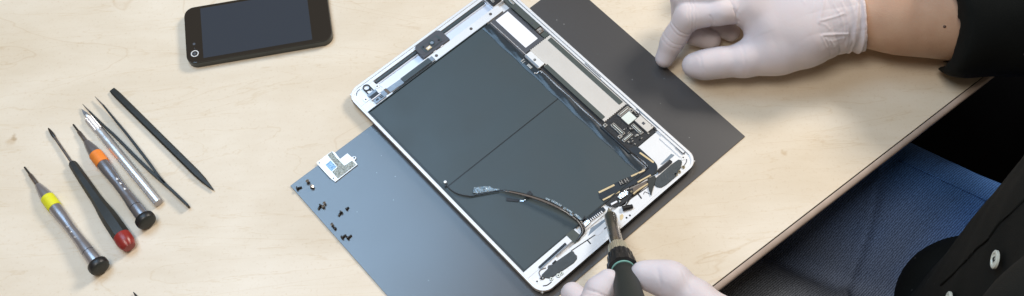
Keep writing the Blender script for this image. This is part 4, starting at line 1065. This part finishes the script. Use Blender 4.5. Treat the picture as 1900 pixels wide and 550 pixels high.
def right_glove():
    lo = np.array(at(1205, 170, 0)); hi = np.array(at(1625, -150, 90))
    g = SDF((lo[0] - 5, wr[1] - 70, -2), (wr[0] + 26, wr[1] + 100, 92), .75)
    MC = [(1392, 16, 47), (1398, -22, 52), (1404, -60, 50), (1412, -98, 43)]
    W = [wr + ax_ * 22 - lat * s_ + np.array([0, 0, z]) for s_, z in ((14, 2), (4, 4), (-6, 3), (-16, 0))]
    for m_, w_, r_ in zip(MC, W, (14, 14, 13.5, 12.5)): g.cone(G(*m_), w_, r_, 20.0, 16)
    for i in range(3): g.cone(G(*MC[i]), G(*MC[i + 1]), 13, 12.5, 12)
    # ball of the thumb and thumb
    g.cone(G(1490, 72, 36), wr + ax_ * 20 + lat * 8, 22, 20, 22)
    g.cone(G(1432, 93, 30), G(1490, 66, 36), 19, 22, 14)
    g.cone(G(1430, 50, 40), G(1500, 30, 42), 16, 20, 14)
    g.chain([G(1445, 98, 30, 18), G(1380, 112, 26, 13.2), G(1336, 116.5, 24, 11.6), G(1308, 120.5, 22, 11.2), G(1288, 121.5, 20, 10.0)], 6)
    g.cone(G(1394, 100, 28), G(1432, 62, 34), 9, 12, 10)
    # index finger
    g.chain([G(*MC[0], 12.5), G(1335, 23, 50, 10.2), G(1276, 32, 46, 10.8), G(1254, 67, 29, 9.6), G(1247, 79, 24, 9.4), G(1233.5, 108, 12, 7.9)], 3.5)
    # middle, ring and little finger curled under
    g.chain([G(*MC[1], 13), G(1325, -10, 55, 11), G(1270, -8, 50, 11.5), G(1268, 42, 24, 9.6), G(1286, 62, 16, 9.6), G(1318, 74, 12, 8.8)], 2.5)
    g.chain([G(*MC[2], 12.5), G(1340, -45, 52, 10.8), G(1295, -40, 46, 11), G(1305, 22, 22, 9.4), G(1325, 44, 15, 8.8), G(1356, 60, 11, 7.8)], 2.5)
    g.chain([G(*MC[3], 11.5), G(1350, -85, 40, 9.5), G(1320, -80, 36, 9.5), G(1335, -25, 18, 8.4), G(1370, 0, 11, 7.4)], 4)
    g.clip(wr + ax_ * 12 + np.array([0, 0, 0]), ax_ + np.array([0, .12, .12]))
    V, Q = g.mesh(2); Nn = normals(V, Q)
    s_ = (V - wr) @ ax_; l_ = (V - wr) @ lat
    near = np.clip((s_ + 38) / 40, 0, 1) ** 1.5
    # creases of the stretched latex near the wrist
    q = s_ * .55 + l_ * .28 + 2.2 * np.sin(l_ * .13) + V[:, 2] * .12
    d = near * (1.1 * (np.abs(np.sin(q * .5 + 1.5 * waves(V, .05, 3, 1))) ** .6 - .65) + .35 * waves(V, .5, 5))
    q2 = l_ * .9 - s_ * .25
    d += np.clip((s_ + 55) / 45, 0, 1) * .45 * (np.abs(np.sin(q2 * .22 + waves(V, .06, 9, 2))) ** .5 - .7)
    # rolled rim of the cuff
    e = s_ - 10.5 + .25 * 0
    d += 1.5 * np.exp(-((e - .3 - 1.0 * np.sin(l_ * .12)) / 1.3) ** 2) + .9 * np.exp(-((e + 5 - 1.5 * np.sin(l_ * .09 + 1)) / 1.1) ** 2) - .6 * np.exp(-((e + 2.6) / 1.2) ** 2)
    # finger creases
    def cr(c, n, w, a_, rad, warp=.4):
        nonlocal d
        c = np.array(c); n = np.array(n, float); n /= np.linalg.norm(n); p = V - c
        t_ = p @ n; rr_ = np.linalg.norm(p, axis=1)
        d = d - .75 * a_ * np.exp(-((t_ + warp * np.sin(p @ np.cross(n, [0, 0, 1]) * .6)) / w) ** 2) * np.clip((rad - rr_) / 5, 0, 1)
    D1 = np.array(G(1335, 26, 50)) - np.array(G(1277, 31, 47)); D2 = np.array(G(1253, 67, 29)) - np.array(G(1277, 31, 47)); D3 = np.array(G(1234, 107, 12)) - np.array(G(1253, 67, 29))
    for off, am in ((0, .9), (2.6, .5), (-2.4, .5)): cr(np.array(G(1283, 34, 47)) + D1 / np.linalg.norm(D1) * off, D1, .7, am, 17)
    for off, am in ((0, .8), (3.4, .5)): cr(np.array(G(1264, 52, 40)) + D2 / np.linalg.norm(D2) * off, D2, .7, am, 15)
    for off, am in ((0, .7), (4, .6)): cr(np.array(G(1252, 70, 28)) + D2 / np.linalg.norm(D2) * off, D2 + D3, .6, am, 14)
    cr(G(1318, 36, 44), D1, .7, .7, 13); cr(G(1362, 28, 50), D1 + np.array([0, 8, 0]), .8, .8, 17); cr(G(1368, 34, 48), D1 + np.array([0, -10, 0]), .7, .6, 15)
    cr(G(1378, 113, 32), (1, .1, 0), 1.2, .25, 18); cr(G(1300, 118, 30), (1, .2, 0), 1.0, .25, 16)
    d += .12 * waves(V, .12, 21)
    Zp = lambda pts: [(1190 + x / 2.75, y / 2.75) for x, y in pts]
    for pts_, w_, a_ in (([(932, 0), (925, 45), (905, 115)], 1.0, .9), ([(820, 0), (835, 18)], .8, .5), ([(1032, 72), (980, 88), (918, 106)], .9, .9),
                         ([(912, 122), (935, 128), (958, 150)], .8, .45), ([(930, 182), (990, 178), (1048, 174)], .9, 1.0), ([(1040, 192), (1010, 200), (975, 212)], .8, .4),
                         ([(918, 185), (935, 215), (948, 245)], .8, .8), ([(940, 195), (958, 225), (966, 245)], .7, .7), ([(965, 205), (978, 228), (984, 243)], .7, .7),
                         ([(1005, 60), (1030, 130), (1035, 200)], .9, .6), ([(1020, 0), (1045, 60), (1058, 130), (1045, 235)], 1.1, 1.1), ([(1062, 0), (1085, 70), (1085, 170), (1062, 235)], .9, .8),
                         ([(880, 20), (872, 60)], .9, .4), ([(980, 20), (1000, 60)], .8, .5)):
        d += ridge(V, Nn, Zp(pts_), w_ * 1.15, a_ * .55)
    for pts_, w_, a_ in (([(462, 22), (478, 60), (492, 112)], .8, .8), ([(470, 45), (488, 70), (497, 118)], .6, .5), ([(350, 82), (362, 100), (372, 118)], .6, .6)):
        d -= ridge(V, Nn, Zp(pts_), w_, a_)
    V = V + Nn * d[:, None]; V[:, 2] = np.maximum(V[:, 2], .25)
    return V, Q


V, Q = right_glove(); gl = big_mesh('glove', V, Q, 'glove', per, PO); tag(gl, 'glove on the hand resting by the sheet')


def left_glove():
    ax = a1 / LI; P = lambda px, py: I0 + ax * sI(px, py)
    g = SDF((12, 150, 8), (225, 335, 140), .95)
    # thumb on the right of the iron
    g.chain([G(1193, 509, 61, 9.2), G(1215, 514, 60, 10.5), G(1246, 524, 59, 12.0), G(1290, 556, 57, 13), G(1345, 610, 55, 17)], 6)
    g.cone(G(1243, 514, 63), G(1248, 518, 63), 9.5, 9.5, 8)
    # index finger round the left side, tip next to the collar
    g.chain([G(1129, 522, 57, 8.6), G(1112, 541, 55, 9.8), G(1098, 575, 53, 10.5), G(1140, 660, 55, 12), G(1230, 700, 59, 13)], 5)
    # middle finger behind it
    g.chain([G(1062, 545, 34, 8.4), G(1075, 560, 34, 9.4), G(1095, 600, 40, 10), G(1140, 690, 41, 12), G(1240, 730, 49, 14)], 3)
    g.chain([G(1085, 620, 26, 8.4), G(1110, 660, 30, 9.5), G(1170, 720, 38, 11), G(1260, 760, 41, 13)], 3)
    g.chain([G(1130, 680, 22, 8), G(1160, 720, 24, 9), G(1200, 750, 30, 10), G(1290, 790, 40, 12)], 3)
    # palm
    g.cone(G(1345, 620, 55), G(1330, 760, 47), 18, 20, 18); g.cone(G(1240, 715, 55), G(1380, 760, 49), 15, 22, 18); g.cone(G(1260, 760, 41), G(1400, 800, 43), 14, 20, 16)
    V, Q = g.mesh(2); Nn = normals(V, Q)
    d = .15 * waves(V, .12, 31) + .1 * waves(V, .5, 4)
    def cr(c, n, w, am, rad):
        nonlocal d
        c = np.array(c); n = np.array(n, float); n /= np.linalg.norm(n); p = V - c
        d = d - am * np.exp(-((p @ n + .4 * np.sin(p[:, 2] * .7)) / w) ** 2) * np.clip((rad - np.linalg.norm(p, axis=1)) / 5, 0, 1)
    cr(G(1110, 545, 63), (.5, 1, 0), .8, .8, 13); cr(G(1113, 553, 63), (.3, 1, 0), .7, .6, 11)
    cr(G(1272, 524, 69), (1, .3, 0), .7, .5, 10); cr(G(1225, 522, 71), (1, .1, 0), 1.6, .35, 13)
    return V + Nn * d[:, None], Q


V, Q = left_glove(); gl2 = big_mesh('glove', V, Q, 'glove', per, PO); tag(gl2, 'glove holding the soldering iron')

# ---- body, one continuous skin: torso, arms, thighs
tc_ = np.array([405, 232, 0.0]); dr = np.array([ed[0], ed[1], 0]); fw = np.array([en[0], en[1], 0])
shR = tc_ + dr * 175 + np.array([0, 0, 290]); shL = tc_ - dr * 175 + np.array([0, 0, 290])
elR = np.array(at(2010, 0, 62)); wrL = np.array(at(1390, 800, 48)); elL = np.array([300, 20, 60.0])
b = SDF((60, -90, -240), (760, 700, 380), 4.0)
b.cone(tc_ + np.array([0, 0, -170]), tc_ + np.array([0, 0, 240]), 130, 150, 30, (fw, .62))
b.cone(shR, elR, 50, 42, 30); b.cone(shL, elL, 50, 42, 30)
b.cone(elL, wrL, 40, 24, 10)
b.cone(tc_ + np.array([0, 0, 240]), tc_ + np.array([0, 0, 360]), 60, 52, 40)
b.cone(elR, wr + ax_ * 120, 42, 34, 10)
tdir = np.array(at(1665, 293, -175)) - np.array(at(1853, 380, -175)); tdir[2] = 0; tdir /= np.linalg.norm(tdir)
edge = np.array(at(1853, 380, -190)); side = np.array([tdir[1], -tdir[0], 0])
if side @ (np.array([0, 0, 0]) - edge) < 0: side = -side
A1 = edge + side * 92 - tdir * 150; A2 = edge + side * 84 + tdir * 330
B1 = A1 + side * 150; B2 = A2 + side * 190 - tdir * 30
b.cone(tc_ + np.array([0, 0, -170]), A1, 70, 62, 30); b.cone(A1, A1 + tdir * 380, 62, 50, 30)
b.cone(tc_ + np.array([0, 0, -170]), B1, 70, 62, 30); b.cone(B1, B1 + tdir * 380, 62, 50, 30)
# forearm that shows: finer, joined on by overlapping capsules inside the same surface
V, Q = b.mesh(2)
f2 = SDF((wr[0] - 40, wr[1] - 75, -2), (elR[0] + 10, wr[1] + 90, 110), 1.6)
f2.cone(wr - ax_ * 25 + np.array([0, 0, 0]), wr + ax_ * 20, 19, 22.5, 8, ((0, 0, 1), .82))
f2.cone(wr + ax_ * 10, wr + ax_ * 60 + np.array([0, -1, 3]), 24.5, 34, 18, ((0, 0, 1), .86))
f2.cone(wr + ax_ * 50 + np.array([0, -1, 3]), np.array(at(1800, 9, 46)), 33.5, 42, 18, ((0, 0, 1), .92))
f2.cone(np.array(at(1800, 9, 46)), elR, 42, 42, 18)
V2, Q2 = f2.mesh(2); N2 = normals(V2, Q2); V2 = V2 + N2 * (.35 * waves(V2, .06, 8))[:, None]; V2[:, 2] = np.maximum(V2[:, 2], .3)
body = big_mesh('body', np.concatenate([V, V2]), np.concatenate([Q, Q2 + len(V)]), 'skin', per, PO)
mp_ = np.array(at(1753, 54, 84)); ml = MB(); dd = np.linalg.norm(V2 - mp_, axis=1)
# mole on the forearm: surface point seen at that place
ray = _f + ((1753 - 950) / F) * _r - ((54 - CY) / F) * _u; ray /= np.linalg.norm(ray); o_ = np.array([0, 0, H]); w_ = V2 - o_; tt = w_ @ ray
dist = np.linalg.norm(w_ - tt[:, None] * ray, axis=1); cand = np.where(dist < 2.0)[0]
if len(cand):
    pt = V2[cand[np.argmin(tt[cand])]]
    m_ = MB(); m_.lathe(pt - N2[cand[0]] * .3 - np.array(PO), pt + np.array([0, 0, .5]) - np.array(PO), [(0, 1.3), (.6, 1.1), (.9, .4)], n=14); m_.build('mole', 'mole', body)

# ---- shirt: torso and both sleeves in one garment
s = SDF((150, -110, -250), (780, 720, 400), 3.4)
s.cone(tc_ + np.array([0, 0, -150]), tc_ + np.array([0, 0, 240]), 166, 164, 30, (fw, .68))
s.cone(at(1795, 565, -125), at(1900, 560, -120), 60, 85, 12)
s.cone(shR, elR + np.array([0, 0, 6]), 62, 60, 34); s.cone(shL, elL, 62, 54, 34)
s.cone(elR + np.array([0, 0, 4]), np.array(at(1802, 14, 54)), 60, 56, 14)
s.cone(elL, elL + (wrL - elL) * .35, 52, 48, 14)
cf = np.array(at(1771, 60, 60))
gx = [s.lo[i] + s.h * np.arange(s.n[i]) for i in range(3)]
GX, GY, GZ = gx[0][:, None, None], gx[1][None, :, None], gx[2][None, None, :]
hs = -((GX - cf[0]) * ax_[0] + (GY - cf[1]) * ax_[1] + (GZ - cf[2]) * ax_[2]) + .38 * (cf[1] - 10 - GY) + 4 * np.sin((GY - cf[1]) * .055 + .6)
near_sleeve = (GY > 440) & (GZ < 160) & (GX < 560)
s.f = np.where(near_sleeve, np.maximum(s.f, hs), s.f).astype(np.float32)
# hollow where the forearm enters
aa = np.array(at(1800, 9, 46)); qx, qy, qz = GX - aa[0], GY - aa[1], GZ - aa[2]
ae = (elR - aa) / np.linalg.norm(elR - aa); tt_ = qx * ae[0] + qy * ae[1] + qz * ae[2]
rad_ = np.sqrt(np.maximum(qx ** 2 + qy ** 2 + qz ** 2 - tt_ ** 2, 0)) - 49
s.f = np.where(near_sleeve & (tt_ < 55), np.maximum(s.f, -rad_), s.f).astype(np.float32)
V, Q = s.mesh(2); Nn = normals(V, Q)
d = 2.6 * waves(V * np.array([1, 1, .55]), .035, 41, 3) + .8 * waves(V, .12, 43, 2)
V = V + Nn * d[:, None]; V[:, 2] = np.where((V[:, 1] > 430) & (V[:, 2] < 30) & (V[:, 2] > -60), np.maximum(V[:, 2], .6), V[:, 2])
shirt = big_mesh('shirt', V, Q, 'shirt', per, PO)
shV = V; shN = Nn


def on_surface(px, py, VV, NN, tol=3.5):
    ray = _f + ((px - 950) / F) * _r - ((py - CY) / F) * _u; ray = ray / np.linalg.norm(ray); w_ = VV - np.array([0, 0, H]); tt = w_ @ ray
    dist = np.linalg.norm(w_ - tt[:, None] * ray, axis=1); c = np.where(dist < tol)[0]
    if not len(c): return None
    c = c[tt[c] < tt[c].min() + 6]; k_ = c[np.argmin(dist[c])]; return VV[k_], NN[k_], ray * tt[k_] + np.array([0, 0, H])


for (x, y) in ((1852, 483), (1765, 558)):
    r_ = on_surface(x, y, shV, shN)
    if r_ is None: continue
    p, n, onr = r_; n = n / np.linalg.norm(n); p = onr - np.array(PO) + n * .6
    bo = MB().lathe(p, p + n, [(0, 4.6), (.4, 5.2), (1.6, 5.2), (2.0, 4.7), (2.0, 3.5), (1.5, 3.2), (1.5, .2)], n=36).build('button', 'button', shirt, ang=30)
    up = np.cross(n, [0, 0, 1.0]); up /= np.linalg.norm(up); vv = np.cross(n, up)
    thd = MB()
    for k_ in (-1, 1):
        thd.tube([p + n * 1.3 + up * 1.2 * k_ - vv * 1.2, p + n * 2.1 + up * .4 * k_, p + n * 1.3 + up * 1.2 * k_ * -1 + vv * 1.2], .35)
    thd.cyl((0, 0), .01, 0, .01) if False else None
    thd.build('thread', 'thread', bo)
# placket seam along the buttons
pts = []
for k_ in range(9):
    x = 1740 + k_ * 22; y = 528 - k_ * 22
    r_ = on_surface(x, y, shV, shN)
    if r_ is not None: pts.append(r_[0] + r_[1] * .4 - np.array(PO))
if len(pts) > 3: MB().tube(pts, .8, flat=.6).build('placket_seam', 'shirt', shirt)

# ---- jeans
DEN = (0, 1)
hipR = tc_ + np.array([0, 0, -190]) + dr * 60; hipL = tc_ + np.array([0, 0, -190]) - dr * 95
k1 = np.array(at(1655, 420, -165)); k2 = np.array(at(1853, 530, -165))
j = SDF((40, 60, -420), (760, 760, -60), 3.2)
j.cone(A1 + np.array([0, 0, 0]), A2, 98, 84, 20)
j.cone(B1, B2, 98, 88, 26)
j.cone(A1 + side * 40, A1 + side * 110 - tdir * 40, 96, 96, 40)
V, Q = j.mesh(2); Nn = normals(V, Q)
d = 2.2 * waves(V, .03, 51, 3)
c1_, c2_ = np.array(at(1612, 385, -110)), np.array(at(1572, 550, -110)); cd = (c2_ - c1_)[:2]; cd /= np.linalg.norm(cd); tq = (V[:, 0] - c1_[0]) * (-cd[1]) + (V[:, 1] - c1_[1]) * cd[0]
d += 1.6 * np.abs(waves(V * np.array([1.0, .5, 1]), .05, 77, 2))
d += 5.0 * np.exp(-((tq + 3 * np.sin(V[:, 1] * .03)) / 5) ** 2) - 3 * np.exp(-((tq - 12) / 8) ** 2)
V = V + Nn * d[:, None]
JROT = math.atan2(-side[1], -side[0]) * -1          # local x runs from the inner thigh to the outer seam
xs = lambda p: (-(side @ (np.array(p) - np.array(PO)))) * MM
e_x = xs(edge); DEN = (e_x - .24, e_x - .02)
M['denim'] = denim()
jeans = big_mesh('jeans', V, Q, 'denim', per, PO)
# stitched side seam
sm = []
for k_ in range(14):
    x = 1668 + k_ * 14.2; y = 297.5 + k_ * 6.6
    r_ = on_surface(x, y, V, Nn, 4)
    if r_ is not None: sm.append(r_[2] + np.array([0, 0, 1.0]) - np.array(PO))
if len(sm) > 3: MB().tube(sm, 1.0).build('side_seam', 'denim', jeans)

# chair under the person
chs = thing('chair', (460, 160, -721), 0, 'dark upholstered chair seat in the shade below the table edge', 'chair')
MB().rr(-190, -190, 200, 220, 50, 390, 450).build('seat', 'chair', chs, bevel=15, seg=3)
for sx in (-150, 160):
    for sy in (-150, 180):
        MB().tube([(sx, sy, 0), (sx, sy, 390)], 12).build('leg', 'blackplastic', chs)

# =================================================================== LIGHTING
def area(name, loc, aim, sx, sy, energy, color):
    l = bpy.data.lights.new(name, 'AREA'); l.shape = 'RECTANGLE'; l.size = sx; l.size_y = sy; l.energy = energy; l.color = color
    o = bpy.data.objects.new(name, l); col.objects.link(o); o.location = loc
    o.rotation_euler = (Vector(aim) - Vector(loc)).to_track_quat('-Z', 'Y').to_euler(); return o


area('window_light', (-0.49, 0.81, 1.15), (-0.2, 0.40, 0), .8, .5, 9.2, (0.42, 0.69, 1.0))
area('ceiling_light', (1.35, 1.55, 1.45), (0.05, 0.4, 0), .5, .5, 38, (1.0, 0.92, 0.82))
area('added_fill', (-0.35, 0.05, 2.0), (0.3, 0.4, 0), .7, .7, 20, (1.0, 0.94, 0.86))  # added overhead fill to brighten the jeans, no known lamp there

w = bpy.data.worlds.new('World'); scene.world = w; w.use_nodes = True
bg = w.node_tree.nodes['Background']; bg.inputs[0].default_value = (1.0, 0.80, 0.60, 1); bg.inputs[1].default_value = 0.2
scene.view_settings.view_transform = 'Standard'; scene.view_settings.look = 'None'
scene.view_settings.gamma = 1.0; scene.view_settings.use_curve_mapping = False; scene.view_settings.exposure = -0.08
scene.cycles.use_denoising = True
scene.cycles.max_bounces = 6
